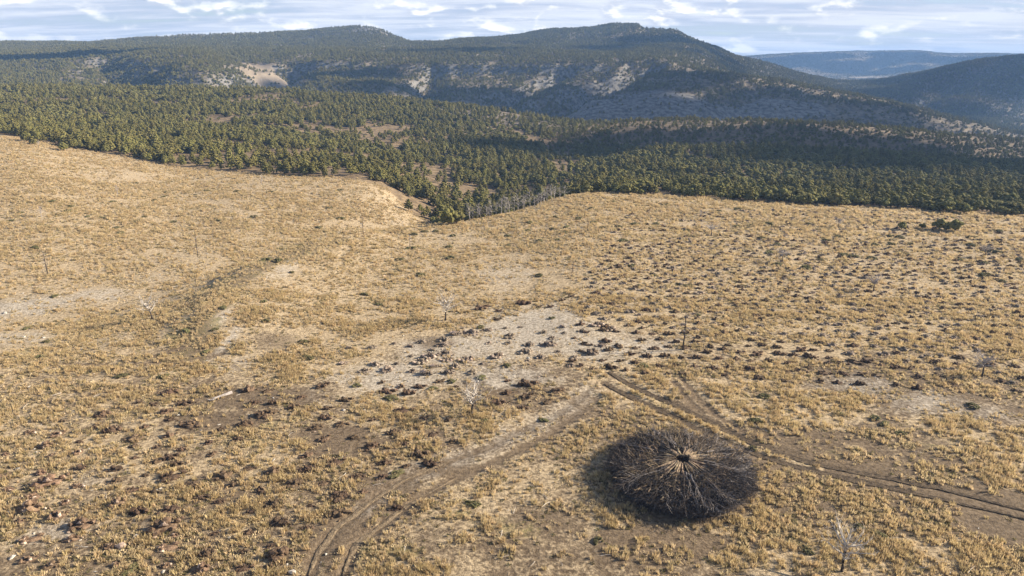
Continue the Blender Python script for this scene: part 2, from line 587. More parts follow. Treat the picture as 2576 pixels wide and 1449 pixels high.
M_GROUND = ground_material()
M_TRACK = simple_mat('track_soil', (0.045, 0.034, 0.025), (0.11, 0.083, 0.058), 2.5, (0.17, 0.13, 0.085), rand=0.0, bump=0.9, bdist=0.15)
M_TRACKPALE = simple_mat('worn_track_soil', (0.10, 0.076, 0.053), (0.20, 0.156, 0.108), 2.5, (0.30, 0.235, 0.155), rand=0.0, bump=0.9, bdist=0.15)
M_PINE = simple_mat('pine_needles', (0.080, 0.079, 0.027), (0.160, 0.146, 0.049), 1.2, (0.205, 0.182, 0.066), rand=0.55)
M_JUN = simple_mat('juniper_leaves', (0.071, 0.072, 0.026), (0.150, 0.138, 0.047), 1.4, (0.195, 0.17, 0.06), rand=0.5)
M_BARK = simple_mat('bark', (0.09, 0.065, 0.05), (0.18, 0.14, 0.11), 4, rand=0.2)
M_DEAD = simple_mat('bleached_wood', (0.34, 0.31, 0.28), (0.54, 0.50, 0.46), 3, (0.22, 0.19, 0.16), rand=0.15)
M_GREYDEAD = simple_mat('grey_dead_wood', (0.22, 0.20, 0.20), (0.40, 0.37, 0.36), 3, rand=0.3)
M_CHAR = simple_mat('charred_wood', (0.022, 0.018, 0.017), (0.075, 0.06, 0.052), 4, (0.13, 0.105, 0.09), rand=0.25)
M_GRASS = simple_mat('dry_grass', (0.49, 0.39, 0.243), (0.65, 0.54, 0.35), 2, (0.40, 0.30, 0.17), rand=0.4, translucent=0.45)
M_GOLD = simple_mat('golden_grass', (0.42, 0.325, 0.18), (0.57, 0.455, 0.27), 2, (0.33, 0.24, 0.125), rand=0.4, translucent=0.45)
M_GREENGRASS = simple_mat('olive_herb', (0.13, 0.118, 0.058), (0.25, 0.215, 0.11), 2, rand=0.5, translucent=0.4)
M_SHRUB = simple_mat('cushion_shrub', (0.058, 0.058, 0.027), (0.115, 0.108, 0.050), 3, (0.18, 0.15, 0.075), rand=0.5)
M_CLOD = simple_mat('dark_clods', (0.05, 0.034, 0.024), (0.12, 0.083, 0.056), 3, (0.20, 0.14, 0.095), rand=0.5, bump=0.8, bdist=0.1)
M_CLODRED = simple_mat('reddish_clods', (0.085, 0.055, 0.038), (0.185, 0.125, 0.085), 3, (0.30, 0.22, 0.155), rand=0.4, bump=0.8, bdist=0.1)
M_CLODGREY = simple_mat('greyish_clods', (0.10, 0.075, 0.055), (0.235, 0.19, 0.15), 3, (0.42, 0.37, 0.31), rand=0.4, bump=0.8, bdist=0.1)
M_STONE = simple_mat('limestone', (0.30, 0.275, 0.245), (0.52, 0.49, 0.45), 2.5, (0.3, 0.27, 0.23), rand=0.3, bump=0.6, bdist=0.08)
M_PINKSTONE = simple_mat('pinkish_limestone', (0.32, 0.24, 0.19), (0.50, 0.40, 0.33), 2.5, (0.3, 0.22, 0.17), rand=0.2, bump=0.6, bdist=0.08)
M_TWIG = simple_mat('burnt_twigs', (0.030, 0.025, 0.024), (0.082, 0.069, 0.064), 1.3, (0.18, 0.158, 0.147), rand=0.1, coord='Object')
M_TWIGGREY = simple_mat('grey_twigs', (0.15, 0.135, 0.13), (0.33, 0.30, 0.29), 1.5, rand=0.1)
M_LOG = simple_mat('split_log', (0.12, 0.09, 0.066), (0.31, 0.24, 0.165), 2.2, (0.05, 0.04, 0.034), rand=0.75)

# ------------------------------------------------------------------ mesh helpers


def mesh(name, v, f, material, smooth_=False):
    me = bpy.data.meshes.new(name)
    if isinstance(v, np.ndarray):
        v = v.tolist()
    me.from_pydata(v, [], f)
    for k in (material if isinstance(material, list) else [material]):
        me.materials.append(k)
    if smooth_:
        me.polygons.foreach_set('use_smooth', [True] * len(me.polygons))
    me.update()
    return me


def link(name, me, parent=None, loc=None, rot=None, scl=None, label=None, cat=None, group=None, kind=None):
    o = bpy.data.objects.new(name, me)
    COL.objects.link(o)
    if parent:
        o.parent = parent
    if loc is not None:
        o.location = loc
    if rot is not None:
        o.rotation_euler = rot
    if scl is not None:
        o.scale = scl if hasattr(scl, '__len__') else (scl, scl, scl)
    for k, val in (('label', label), ('category', cat), ('group', group), ('kind', kind)):
        if val:
            o[k] = val
    return o


def tube(V, F, pts, rads, n=4):
    """a tapered tube through pts appended to V, F"""
    b = len(V)
    m = len(pts)
    for i, p in enumerate(pts):
        d = (pts[min(i + 1, m - 1)] - pts[max(i - 1, 0)])
        d = d.normalized() if d.length > 1e-9 else Vector((0, 0, 1))
        a = d.cross(Vector((0, 0, 1)))
        if a.length < 0.05:
            a = d.cross(Vector((1, 0, 0)))
        a.normalize()
        c = d.cross(a)
        for k in range(n):
            w = 2 * math.pi * k / n
            q = p + (a * math.cos(w) + c * math.sin(w)) * rads[i]
            V.append(tuple(q))
    for i in range(m - 1):
        for k in range(n):
            k2 = (k + 1) % n
            F.append((b + i * n + k, b + i * n + k2, b + (i + 1) * n + k2, b + (i + 1) * n + k))
    F.append(tuple(b + k for k in range(n))[::-1])
    F.append(tuple(b + (m - 1) * n + k for k in range(n)))


PHI = (1 + 5 ** 0.5) / 2
ICO_V = [Vector(p).normalized() for p in ((-1, PHI, 0), (1, PHI, 0), (-1, -PHI, 0), (1, -PHI, 0), (0, -1, PHI), (0, 1, PHI), (0, -1, -PHI), (0, 1, -PHI), (PHI, 0, -1), (PHI, 0, 1), (-PHI, 0, -1), (-PHI, 0, 1))]
ICO_F = [(0, 11, 5), (0, 5, 1), (0, 1, 7), (0, 7, 10), (0, 10, 11), (1, 5, 9), (5, 11, 4), (11, 10, 2), (10, 7, 6), (7, 1, 8), (3, 9, 4), (3, 4, 2), (3, 2, 6), (3, 6, 8), (3, 8, 9), (4, 9, 5), (2, 4, 11), (6, 2, 10), (8, 6, 7), (9, 8, 1)]


def lump(V, F, c, r, rnd, jit=0.3, sub=0):
    """a jagged lump of 20 (or 80) faces"""
    vs, fs = list(ICO_V), list(ICO_F)
    for _ in range(sub):
        cache, nf = {}, []

        def midp(a, b):
            k = (min(a, b), max(a, b))
            if k not in cache:
                cache[k] = len(vs)
                vs.append(((vs[a] + vs[b]) / 2).normalized())
            return cache[k]
        for a, b, c2 in fs:
            x, y, z = midp(a, b), midp(b, c2), midp(c2, a)
            nf += [(a, x, z), (b, y, x), (c2, z, y), (x, y, z)]
        fs = nf
    q = Euler((rnd.random() * 6, rnd.random() * 6, rnd.random() * 6)).to_matrix()
    b0 = len(V)
    for p in vs:
        p = q @ p
        k = 1 + (rnd.random() - 0.5) * 2 * jit
        V.append((c[0] + p.x * r[0] * k, c[1] + p.y * r[1] * k, c[2] + p.z * r[2] * k))
    F += [(b0 + a, b0 + b, b0 + c2) for a, b, c2 in fs]


def leaf(V, F, c, size, rnd):
    b0 = len(V)
    for k in range(3):
        V.append((c[0] + rnd.uniform(-1, 1) * size, c[1] + rnd.uniform(-1, 1) * size, c[2] + rnd.uniform(-0.8, 0.8) * size))
    F.append((b0, b0 + 1, b0 + 2))


def instancer(name, pts, rotz, scl, idx, protos, label, cat, tilt=None):
    """one object of scattered copies: points carry rotation, scale and which kind"""
    pts = np.asarray(pts, float)
    n = len(pts)
    me = bpy.data.meshes.new(name)
    me.vertices.add(n)
    me.vertices.foreach_set('co', pts.ravel())
    rot = np.zeros((n, 3))
    rot[:, 2] = rotz
    if tilt is not None:
        rot[:, 0], rot[:, 1] = tilt[:, 0], tilt[:, 1]
    scl = np.asarray(scl, float)
    if scl.ndim == 1:
        scl = np.repeat(scl[:, None], 3, 1)
    me.attributes.new('rot', 'FLOAT_VECTOR', 'POINT').data.foreach_set('vector', rot.ravel())
    me.attributes.new('scl', 'FLOAT_VECTOR', 'POINT').data.foreach_set('vector', scl.ravel())
    me.attributes.new('idx', 'INT', 'POINT').data.foreach_set('value', np.asarray(idx, np.int32))
    o = link(name, me, label=label, cat=cat, kind='stuff')
    ng = bpy.data.node_groups.new(name, 'GeometryNodeTree')
    ng.interface.new_socket('Geometry', in_out='INPUT', socket_type='NodeSocketGeometry')
    ng.interface.new_socket('Geometry', in_out='OUTPUT', socket_type='NodeSocketGeometry')
    N, L = ng.nodes, ng.links
    gi, go = N.new('NodeGroupInput'), N.new('NodeGroupOutput')
    ip = N.new('GeometryNodeInstanceOnPoints')
    L.new(gi.outputs[0], ip.inputs['Points'])
    jn = N.new('GeometryNodeJoinGeometry')
    for p in protos:
        oi = N.new('GeometryNodeObjectInfo')
        oi.inputs['Object'].default_value = p
        oi.inputs['As Instance'].default_value = True
        L.new(oi.outputs['Geometry'], jn.inputs[0])
    L.new(jn.outputs[0], ip.inputs['Instance'])
    ip.inputs['Pick Instance'].default_value = True

    def na(nm, typ):
        a = N.new('GeometryNodeInputNamedAttribute')
        a.data_type = typ
        a.inputs['Name'].default_value = nm
        return [s for s in a.outputs if s.enabled and s.name == 'Attribute'][0]
    e2r = N.new('FunctionNodeEulerToRotation')
    L.new(na('rot', 'FLOAT_VECTOR'), e2r.inputs[0])
    L.new(e2r.outputs[0], ip.inputs['Rotation'])
    L.new(na('scl', 'FLOAT_VECTOR'), ip.inputs['Scale'])
    L.new(na('idx', 'INT'), ip.inputs['Instance Index'])
    L.new(ip.outputs[0], go.inputs[0])
    md = o.modifiers.new('scatter', 'NODES')
    md.node_group = ng
    return o


def proto(name, me):
    return bpy.data.objects.new(name, me)


# ------------------------------------------------------------------ where things lie on the field


def blob(x, y, u, v, rx, ry, wob=0.35, seed=90):
    """soft patch centred on a surveyed point, radii in metres"""
    p = at(u, v)
    d = np.hypot((x - p.x) / rx, (y - p.y) / ry) + fbm(x, y, 9, 3, seed) * wob * 2
    return 1 - smooth(0.2, 1.35, d)


PILE = at(1712, 1203)
PILE_R = 8.15


def poly_at(pts):
    return [tuple(at(u, v)[:2]) for u, v in pts]


TRACKS = [
    poly_at([(1530, 935), (1600, 975), (1690, 1015), (1790, 1062), (1900, 1118), (2030, 1160), (2180, 1192), (2330, 1222), (2450, 1250), (2560, 1278), (2660, 1300)]),
    poly_at([(1520, 965), (1590, 1000), (1680, 1042), (1770, 1085), (1850, 1122), (1960, 1160), (2100, 1196), (2260, 1232), (2400, 1262), (2500, 1285), (2620, 1316)]),
    poly_at([(1480, 985), (1420, 1030), (1330, 1075), (1240, 1120), (1130, 1160), (1020, 1205), (930, 1262), (850, 1325), (800, 1385), (775, 1449)]),
    poly_at([(1500, 1000), (1440, 1050), (1370, 1100), (1270, 1150), (1150, 1200), (1040, 1262), (960, 1320), (890, 1380), (860, 1449)]),
    poly_at([(1695, 960), (1730, 1005), (1770, 1048), (1840, 1085)]),
    poly_at([(1715, 950), (1755, 1000), (1800, 1042), (1870, 1085)]),
    poly_at([(160, 915), (300, 918), (440, 912), (560, 890)]),
]
TW = [0.52, 0.52, 0.5, 0.5, 0.3, 0.3, 0.25]


BANKVEGSHADE = poly_at([(850, 603), (760, 630), (680, 660), (600, 705), (545, 755), (505, 820), (475, 900)])  # dark band along the bank: olive vegetation plus the slope's painted shading


MIDRUT = poly_at([(1560, 968), (1640, 1005), (1740, 1052), (1840, 1102), (1930, 1140), (2060, 1178)])
RUTSIDE = poly_at([(1530, 990), (1600, 1022), (1690, 1062), (1760, 1100)])


def near_tracks(x, y):
    d = np.full(np.shape(x), 1e9)
    for k, pts in enumerate(TRACKS):
        q, _ = seg_field(x, y, pts)
        d = np.minimum(d, q - TW[k])
    return d


def field_maps(x, y):
    g = {}
    pale = np.zeros(x.shape)
    for u, v, rx, ry, w in ((1330, 830, 17, 18, 1.1), (1180, 880, 16, 11, 0.95), (1000, 950, 14, 8, 0.95), (1250, 950, 14, 8, 0.8), (1500, 870, 14, 10, 0.85), (1650, 870, 10, 7, 0.8), (2150, 970, 10, 6, 0.7), (2330, 1010, 10, 6, 0.8), (2480, 1040, 8, 5, 0.7), (1270, 690, 12, 18, 0.65), (700, 680, 6, 12, 0.7), (60, 770, 12, 14, 1.0), (250, 740, 10, 10, 0.75), (380, 700, 8, 10, 0.55), (40, 850, 8, 8, 0.7), (550, 800, 2.0, 12, 0.9), (565, 870, 2.0, 8, 0.9), (590, 920, 4, 6, 0.7), (200, 1040, 8, 4, 0.5), (240, 1200, 5, 4, 0.6), (150, 1330, 6, 4, 0.7), (330, 1330, 5, 3, 0.5), (820, 990, 6, 4, 0.5), (420, 640, 12, 14, 0.4), (1050, 520, 10, 14, 0.8), (960, 500, 10, 14, 0.5), (1000, 565, 6, 10, 0.5), (300, 440, 20, 20, 0.45), (560, 420, 14, 8, 1.0)):
        pale = np.maximum(pale, w * blob(x, y, u, v, rx, ry))
    q, par = seg_field(x, y, TRACKS[2])
    pale = np.maximum(pale, 0.6 * (1 - smooth(1.2, 4.2, q + fbm(x, y, 5, 2, 96) * 2)) * (1 - 0.5 * smooth(0.6, 0.9, par)))
    soil = np.zeros(x.shape)
    for u, v, rx, ry, w in ((2560, 1330, 7, 5, 1.0), (2500, 1260, 6, 3, 0.9), (2230, 1222, 10, 1.4, 0.35), (2380, 1246, 7, 1.6, 0.6), (980, 1230, 4, 2.4, 0.75), (860, 1340, 3.0, 4.0, 0.75), (1110, 1180, 4, 2, 0.6), (640, 1000, 10, 4, 0.65), (540, 1060, 8, 3, 0.6), (700, 860, 6, 5, 0.45), (820, 1100, 6, 4, 0.55), (600, 1230, 8, 4, 0.4), (1100, 860, 5, 5, 0.55), (1960, 1260, 4, 4, 0.5), (2050, 1250, 6, 4, 0.5), (500, 880, 6, 8, 0.5), (1360, 1300, 7, 4, 0.35), (1700, 1360, 10, 3, 0.3)):
        soil = np.maximum(soil, w * blob(x, y, u, v, rx, ry))
    for k, pts in enumerate(TRACKS):
        q, par = seg_field(x, y, pts)
        w = (0.85, 0.85, 0.85, 0.85, 0.7, 0.7, 0.75)[k]
        soil = np.maximum(soil, (1 - smooth(TW[k] * 0.6, TW[k] + (0.2 if k < 2 else 0.45), q + fbm(x, y, 1.6, 2, 97) * 0.6)) * w * np.where(np.isin(k, (2, 3)), 0.45 + 0.55 * smooth(0.3, 0.6, par), 1.0))
    p = PILE
    soil = np.maximum(soil, 0.9 * (1 - smooth(PILE_R * 0.9, PILE_R * 1.12, np.hypot(x - p.x, y - p.y))))
    green = np.zeros(x.shape)
    for u, v, rx, ry, w in ((100, 880, 6, 3, 0.6), (1150, 1300, 5, 2, 0.6), (1000, 1390, 8, 3, 0.6), (1300, 1330, 8, 4, 0.45), (2150, 1140, 8, 3, 0.45), (1950, 1340, 8, 3, 0.5), (330, 500, 20, 14, 0.4), (480, 525, 16, 14, 0.45), (620, 590, 14, 12, 0.4), (480, 830, 6, 9, 0.75), (540, 720, 6, 10, 0.8), (640, 660, 7, 7, 0.85), (740, 630, 7, 7, 0.8), (640, 1110, 6, 3, 0.5), (2350, 1120, 8, 3, 0.45), (1500, 1230, 8, 4, 0.4), (700, 1070, 6, 4, 0.5), (2300, 560, 20, 14, 0.3)):
        green = np.maximum(green, w * blob(x, y, u, v, rx, ry))
    q, par = seg_field(x, y, BANKVEGSHADE)
    bank_vegshade = (1 - smooth(1.2, 6.0, q + fbm(x, y, 4, 3, 95) * 4))
    green = np.maximum(green, 0.62 * bank_vegshade)
    soil = np.maximum(soil, 0.5 * bank_vegshade)  # shading of the bank's dark side, painted in with the soil tint
    gold = np.zeros(x.shape)
    for u, v, rx, ry, w in ((975, 1045, 3.2, 3.0, 1.0), (880, 1060, 4, 2, 0.6), (1640, 970, 4, 5, 1.0), (1720, 1045, 3.0, 3.0, 1.0), (1800, 985, 5, 5, 0.9), (1900, 1030, 7, 4, 0.9), (2060, 1010, 7, 4, 0.9), (2130, 1050, 4, 2, 0.7), (2440, 1090, 6, 3, 0.8), (2530, 1130, 4, 3, 0.7), (2360, 1060, 5, 2, 0.7), (600, 1290, 3.0, 2.4, 1.0), (680, 1260, 3, 2, 0.6), (350, 1170, 2, 2, 0.9), (440, 1190, 3, 1.6, 0.9), (560, 1165, 3, 1.6, 0.9), (650, 1180, 3, 1.6, 0.8), (420, 1230, 6, 1.0, 0.8), (560, 1225, 5, 0.9, 0.8), (700, 1205, 5, 1.0, 0.7), (480, 1250, 5, 0.8, 0.7), (730, 940, 3, 5, 0.85), (770, 880, 3, 4, 0.6), (860, 820, 3.5, 4, 0.9), (950, 830, 4, 3, 0.7), (1090, 760, 4, 5, 0.6), (2150, 1390, 10, 3, 0.95), (2420, 1385, 9, 2.5, 0.95), (1930, 1410, 7, 2, 0.8), (2280, 1410, 8, 2, 0.8), (720, 1130, 4, 3, 0.6), (880, 1170, 3, 2, 0.5), (1000, 1080, 4, 2, 0.8), (940, 1000, 4, 2, 0.6), (200, 930, 8, 2, 0.6), (450, 930, 8, 2.4, 0.6), (640, 790, 3, 8, 0.6), (700, 740, 3, 8, 0.6), (2230, 810, 10, 12, 0.5), (2000, 850, 8, 8, 0.4), (1560, 760, 8, 10, 0.4), (250, 1120, 8, 3, 0.5), (1050, 1440, 6, 2, 0.5), (480, 1110, 5, 2, 0.5)):
        gold = np.maximum(gold, w * blob(x, y, u, v, rx, ry, 0.5, 93))
    for pts, w in ((MIDRUT, 0.9), (RUTSIDE, 0.8)):
        q, par = seg_field(x, y, pts)
        gold = np.maximum(gold, w * (1 - smooth(0.3, 1.1, q)))
    gold = np.maximum(gold, 0.8 * smooth(0.10, 0.26, fbm(x, y, 7, 3, 94)) * (1 - 0.8 * np.maximum(pale, soil)) * (1 - 0.75 * smooth(110, 170, y)))
    straw = 0.46 + 0.9 * smooth(90, 150, y) + 0.5 * fbm(x, y, 16, 3, 99) - 0.45 * soil + 0.45 * gold - 0.15 * smooth(10, 40, x) * (1 - smooth(140, 200, y))
    return dict(bank=bank_vegshade, pale=pale, soil=soil, green=green, gold=gold, straw=np.clip(straw, 0, 1.3))


# forest edge: first distance with trees as a function of lateral tangent
_edge = [(-900, 310), (-300, 325), (0, 338), (150, 368), (240, 382), (350, 398), (430, 418), (520, 430), (760, 444), (930, 458)]
_et, _ed = [], []
for u, v in _edge:
    p = at(u, v)
    _et.append(p.x / p.y)
    _ed.append(p.y)
for u, d in ((985, 288), (1030, 262), (1085, 250), (1110, 222), (1180, 218), (1250, 228), (1400, 246), (1500, 258), (1560, 256), (1640, 252), (1900, 238), (2200, 229), (2400, 222), (2576, 219), (3500, 212)):
    _et.append(float(ray(u, 500)[0]))
    _ed.append(d)
_o = np.argsort(_et)
_et, _ed = np.array(_et)[_o], np.array(_ed)[_o]


def edge_at(x, y):
    return np.interp(x / np.maximum(y, 40), _et, _ed)


def wood_mask(x, y):
    e = edge_at(x, y)
    return smooth(-4, 4, y - e + fbm(x, y, 14, 3, 61) * 8)


def wblob(x, y, u, v, dist, rx, ry, seed=70):
    cx, cy = far_xy(u, v, dist)
    d = np.hypot((x - cx) / rx, (y - cy) / ry) + fbm(x, y, rx * 0.7, 4, seed) * 0.8
    return 1 - smooth(0.6, 1.1, d)


def tan_mask(x, y):
    m = np.zeros(x.shape)
    for a in ((690, 182, 1180, 66, 60), (640, 170, 1235, 40, 20), (560, 90, 2150, 240, 150), (420, 98, 2150, 90, 130), (170, 107, 2200, 60, 30), (40, 113, 2150, 60, 30), (2200, 188, 3250, 300, 170), (2140, 205, 2950, 120, 300), (40, 305, 500, 45, 14), (70, 300, 500, 30, 10), (670, 208, 1000, 18, 30)):
        m = np.maximum(m, wblob(x, y, *a))
    return m


def rock_mask(x, y):
    m = np.zeros(x.shape)
    for a in ((1480, 285, 930, 120, 70), (1700, 275, 940, 110, 60), (1600, 255, 985, 110, 60), (1860, 262, 960, 90, 40), (1990, 255, 990, 70, 30), (965, 84, 2110, 110, 200), (1690, 95, 1960, 110, 70), (1790, 120, 1940, 60, 40), (1960, 178, 1900, 80, 30), (1250, 300, 690, 55, 40), (1150, 290, 690, 40, 25), (1350, 310, 680, 40, 20), (2060, 200, 1230, 60, 30)):
        m = np.maximum(m, (0.55 if a[2] < 800 else 1.0) * wblob(x, y, *a))
    return m


# ------------------------------------------------------------------ ground sheet and hills
gx, gy = GX.ravel(), GY.ravel()
near_i = gy < 380
A = {k: np.zeros(gx.shape, np.float32) for k in ('straw', 'pale', 'soil', 'green', 'wood', 'hill', 'tan', 'rock')}
fm = field_maps(gx[near_i], gy[near_i])
for k in ('straw', 'pale', 'soil', 'green'):
    A[k][near_i] = fm[k]
A['wood'] = wood_mask(gx, gy).astype(np.float32)
A['hill'] = smooth(560, 820, gy + fbm(gx, gy, 60, 3, 77) * 200).astype(np.float32)
farm = gy > 450
A['tan'][farm] = tan_mask(gx[farm], gy[farm])
A['rock'][farm] = rock_mask(gx[farm], gy[farm])
A['hill'] = np.maximum(A['hill'], np.maximum(A['tan'], A['rock'])).astype(np.float32)
# ruts: press the wheel tracks into the sheet
td = near_tracks(gx[near_i], gy[near_i])
gz = GZ.ravel().copy()
gz[near_i] -= 0.12 * (1 - smooth(-0.1, 0.5, td))
GZ = gz.reshape(GX.shape)


def sheet_object(name, r0, r1, label, cat):
    nc = len(TCOL)
    co = np.stack([GX[r0:r1 + 1], GY[r0:r1 + 1], GZ[r0:r1 + 1]], -1).reshape(-1, 3)
    nr = r1 - r0
    i = np.arange(nr)[:, None] * nc + np.arange(nc - 1)[None, :]
    q = np.stack([i, i + 1, i + nc + 1, i + nc], -1).reshape(-1, 4)
    me = bpy.data.meshes.new(name)
    me.vertices.add(len(co))
    me.vertices.foreach_set('co', co.ravel())
    me.loops.add(q.size)
    me.loops.foreach_set('vertex_index', q.ravel().astype(np.int32))
    me.polygons.add(len(q))
    me.polygons.foreach_set('loop_start', np.arange(0, q.size, 4, dtype=np.int32))
    me.polygons.foreach_set('use_smooth', np.ones(len(q), bool))
    me.update(calc_edges=True)
    me.materials.append(M_GROUND)
    for k in A:
        a = me.attributes.new(k, 'FLOAT', 'POINT')
        a.data.foreach_set('value', A[k].reshape(GX.shape)[r0:r1 + 1].ravel().astype(np.float32))
    return link(name, me, label=label, cat=cat, kind='structure')


R_SPLIT = int(np.searchsorted(YR, 880))
sheet_object('ground', 0, R_SPLIT, 'dry grassy field and the forest floor beyond it', 'ground')
sheet_object('hills', R_SPLIT, len(YR) - 1, 'rocky limestone hills and plateau along the horizon', 'hills')

# wheel tracks: soil strips laid in the ruts
for k, pts in enumerate(TRACKS[:2] + [TRACKS[2][4:], TRACKS[3][4:]]):
    P = [Vector((a, b)) for a, b in pts]
    dens = []
    for i in range(len(P) - 1):                       # Catmull-Rom
        p0, p1, p2, p3 = P[max(i - 1, 0)], P[i], P[i + 1], P[min(i + 2, len(P) - 1)]
        n = max(2, int((p2 - p1).length / 0.25))
        for j in range(n):
            t = j / n
            dens.append(0.5 * ((2 * p1) + (p2 - p0) * t + (2 * p0 - 5 * p1 + 4 * p2 - p3) * t * t + (3 * p1 - p0 - 3 * p2 + p3) * t ** 3))
    V, F = [], []
    prof = (-1.0, -0.75, -0.35, 0.0, 0.35, 0.75, 1.0)
    hz = (0.005, 0.05, 0.015, 0.03, 0.015, 0.05, 0.005) if k < 2 else (-0.06, 0.0, 0.01, 0.015, 0.01, 0.0, -0.06)
    L = len(dens)
    xs, ysv, zs = [], [], []
    for i, p in enumerate(dens):
        d = dens[min(i + 1, L - 1)] - dens[max(i - 1, 0)]
        nrm = Vector((-d.y, d.x)).normalized()
        fade = min(1, i / (14 if k < 2 else 50), (L - 1 - i) / (70 if k < 2 else 14))
        for s_, h_ in zip(prof, hz):
            w = (TW[k] if k < 2 else 0.34) * (0.2 + 0.8 * fade) * (1.0 + (0.4 if k < 2 else 0.9) * float(fbm(np.array(p.x + s_ * 50), np.array(p.y), 1.3, 2, 200 + k)) * 2)
            wob = 0.25 * float(fbm(np.array(p.x), np.array(p.y + 33), 3.0, 2, 210 + k))
            q = p + nrm * (s_ * w + wob)
            xs.append(q.x)
            ysv.append(q.y)
            cle = 0.03 if (i // 2) % 2 else 0.0
            zs.append(h_ + (cle if abs(s_) < 0.5 else 0) + random.uniform(0, 0.025) + 0.05)
    hgt = height(np.array(xs), np.array(ysv))
    V = [(a, b, c + e) for a, b, c, e in zip(xs, ysv, hgt, zs)]
    m = len(prof)
    for i in range(L - 1):
        for j in range(m - 1):
            F.append((i * m + j, i * m + j + 1, (i + 1) * m + j + 1, (i + 1) * m + j))
    link('wheel_track', mesh('wheel_track', V, F, M_TRACK if k < 2 else M_TRACKPALE), label=('upper dark wheel rut curving past the brush ring to the right', 'lower dark wheel rut curving past the brush ring to the right', 'left pale wheel rut leading to the bottom edge', 'right pale wheel rut leading to the bottom edge')[k], cat='track', group='wheel ruts across the field', kind='structure')

# ------------------------------------------------------------------ tree kinds


def crown_mesh(kind, seed):
    rnd = random.Random(seed)
    V, F = [], []
    if kind == 'juniper':
        for k in range(34):
            a, e = rnd.uniform(0, 6.283), math.asin(rnd.uniform(-0.35, 1))
            rr = 0.72 + 0.28 * rnd.random() ** 0.5
            lop = 1 + 0.22 * math.sin(a * 2 + seed) + 0.12 * math.sin(a * 3 + seed * 2)
            c = (math.cos(a) * math.cos(e) * 1.75 * rr * lop, math.sin(a) * math.cos(e) * 1.75 * rr * lop, 1.75 + math.sin(e) * 1.55 * rr * (1 + 0.15 * math.sin(a + seed)))
            r = rnd.uniform(0.42, 0.75)
            lump(V, F, c, (r, r, r * 0.8), rnd, 0.32)
            for _ in range(7):
                d = Vector((rnd.gauss(0, 1), rnd.gauss(0, 1), rnd.gauss(0, 1))).normalized() * r * rnd.uniform(0.9, 1.25)
                leaf(V, F, (c[0] + d.x, c[1] + d.y, c[2] + d.z), 0.16, rnd)
        lump(V, F, (0, 0, 1.6), (1.5, 1.5, 1.2), rnd, 0.1)
    else:
        H = 5.0
        n = 40
        for k in range(n):
            f = (k + rnd.random()) / n
            z = 1.1 + f * (H - 1.2)
            R0 = 1.8 * (1 - f ** 2.8) + 0.28
            a = k * 2.4 + rnd.uniform(-0.5, 0.5)
            rr = R0 * rnd.uniform(0.45, 1.0) * (1 + 0.2 * math.sin(a + seed))
            r = rnd.uniform(0.34, 0.58) * (1.15 - 0.55 * f)
            c = (math.cos(a) * rr, math.sin(a) * rr, z + rnd.uniform(-0.2, 0.2))
            lump(V, F, c, (r * 1.15, r * 1.15, r * 0.72), rnd, 0.35)
            for _ in range(7):
                d = Vector((rnd.gauss(0, 1), rnd.gauss(0, 1), rnd.gauss(0, 0.8))).normalized() * r * rnd.uniform(0.9, 1.4)
                leaf(V, F, (c[0] + d.x, c[1] + d.y, c[2] + d.z), 0.15, rnd)
        for z, r in ((1.9, 1.05), (3.0, 0.85), (4.1, 0.55)):
            lump(V, F, (0, 0, z), (r, r, 0.8), rnd, 0.15)
    return V, F


def trunk_mesh(kind, seed):
    rnd = random.Random(seed + 50)
    V, F = [], []
    if kind == 'juniper':
        for k in range(3):
            a = k * 2.1 + rnd.random()
            tube(V, F, [Vector((0, 0, -0.3)), Vector((math.cos(a) * 0.2, math.sin(a) * 0.2, 0.5)), Vector((math.cos(a) * 0.7, math.sin(a) * 0.7, 1.6))], [0.16, 0.13, 0.06], 5)
    else:
        tube(V, F, [Vector((0, 0, -0.3)), Vector((rnd.uniform(-0.06, 0.06), rnd.uniform(-0.06, 0.06), 1.5)), Vector((0, 0, 4.6))], [0.16, 0.13, 0.04], 6)
        for k in range(5):
            a, z = k * 1.3 + rnd.random(), 1.2 + k * 0.7
            tube(V, F, [Vector((0, 0, z)), Vector((math.cos(a) * 0.9, math.sin(a) * 0.9, z + 0.2))], [0.05, 0.02], 3)
    return V, F


KINDS = [('pine', 1), ('pine', 2), ('pine', 3), ('pine', 4), ('juniper', 5), ('juniper', 6), ('juniper', 7), ('juniper', 8)]
TREE = []
for kind, sd_ in KINDS:
    cv, cf = crown_mesh(kind, sd_)
    tv, tf = trunk_mesh(kind, sd_)
    mt = M_PINE if kind == 'pine' else M_JUN
    cm = mesh(kind + '_crown', cv, cf, mt)
    tm = mesh(kind + '_trunk', tv, tf, M_BARK)
    whole = mesh(kind + '_tree', cv + tv, cf + [tuple(i + len(cv) for i in f) for f in tf], [mt, M_BARK])
    for p in list(whole.polygons)[len(cf):]:
        p.material_index = 1
    TREE.append((kind, cm, tm, proto(kind + '_whole', whole)))

# --- visibility table: which ground the camera could see (with slack for a step aside)
VT = np.linspace(-1.0, 1.0, 480)
VY = np.concatenate([np.linspace(40, 500, 460), np.linspace(502, 4400, 1300)])
vz = height((VT[:, None] * VY[None, :]), np.repeat(VY[None, :], len(VT), 0))
canopy = 3.0 * wood_mask(VT[:, None] * VY[None, :], np.repeat(VY[None, :], len(VT), 0))
slope = (vz + canopy - CAM_Z) / VY[None, :]
runmax = np.maximum.accumulate(slope, axis=1)
runmax = np.concatenate([np.full((len(VT), 1), -9), runmax[:, :-1]], 1)


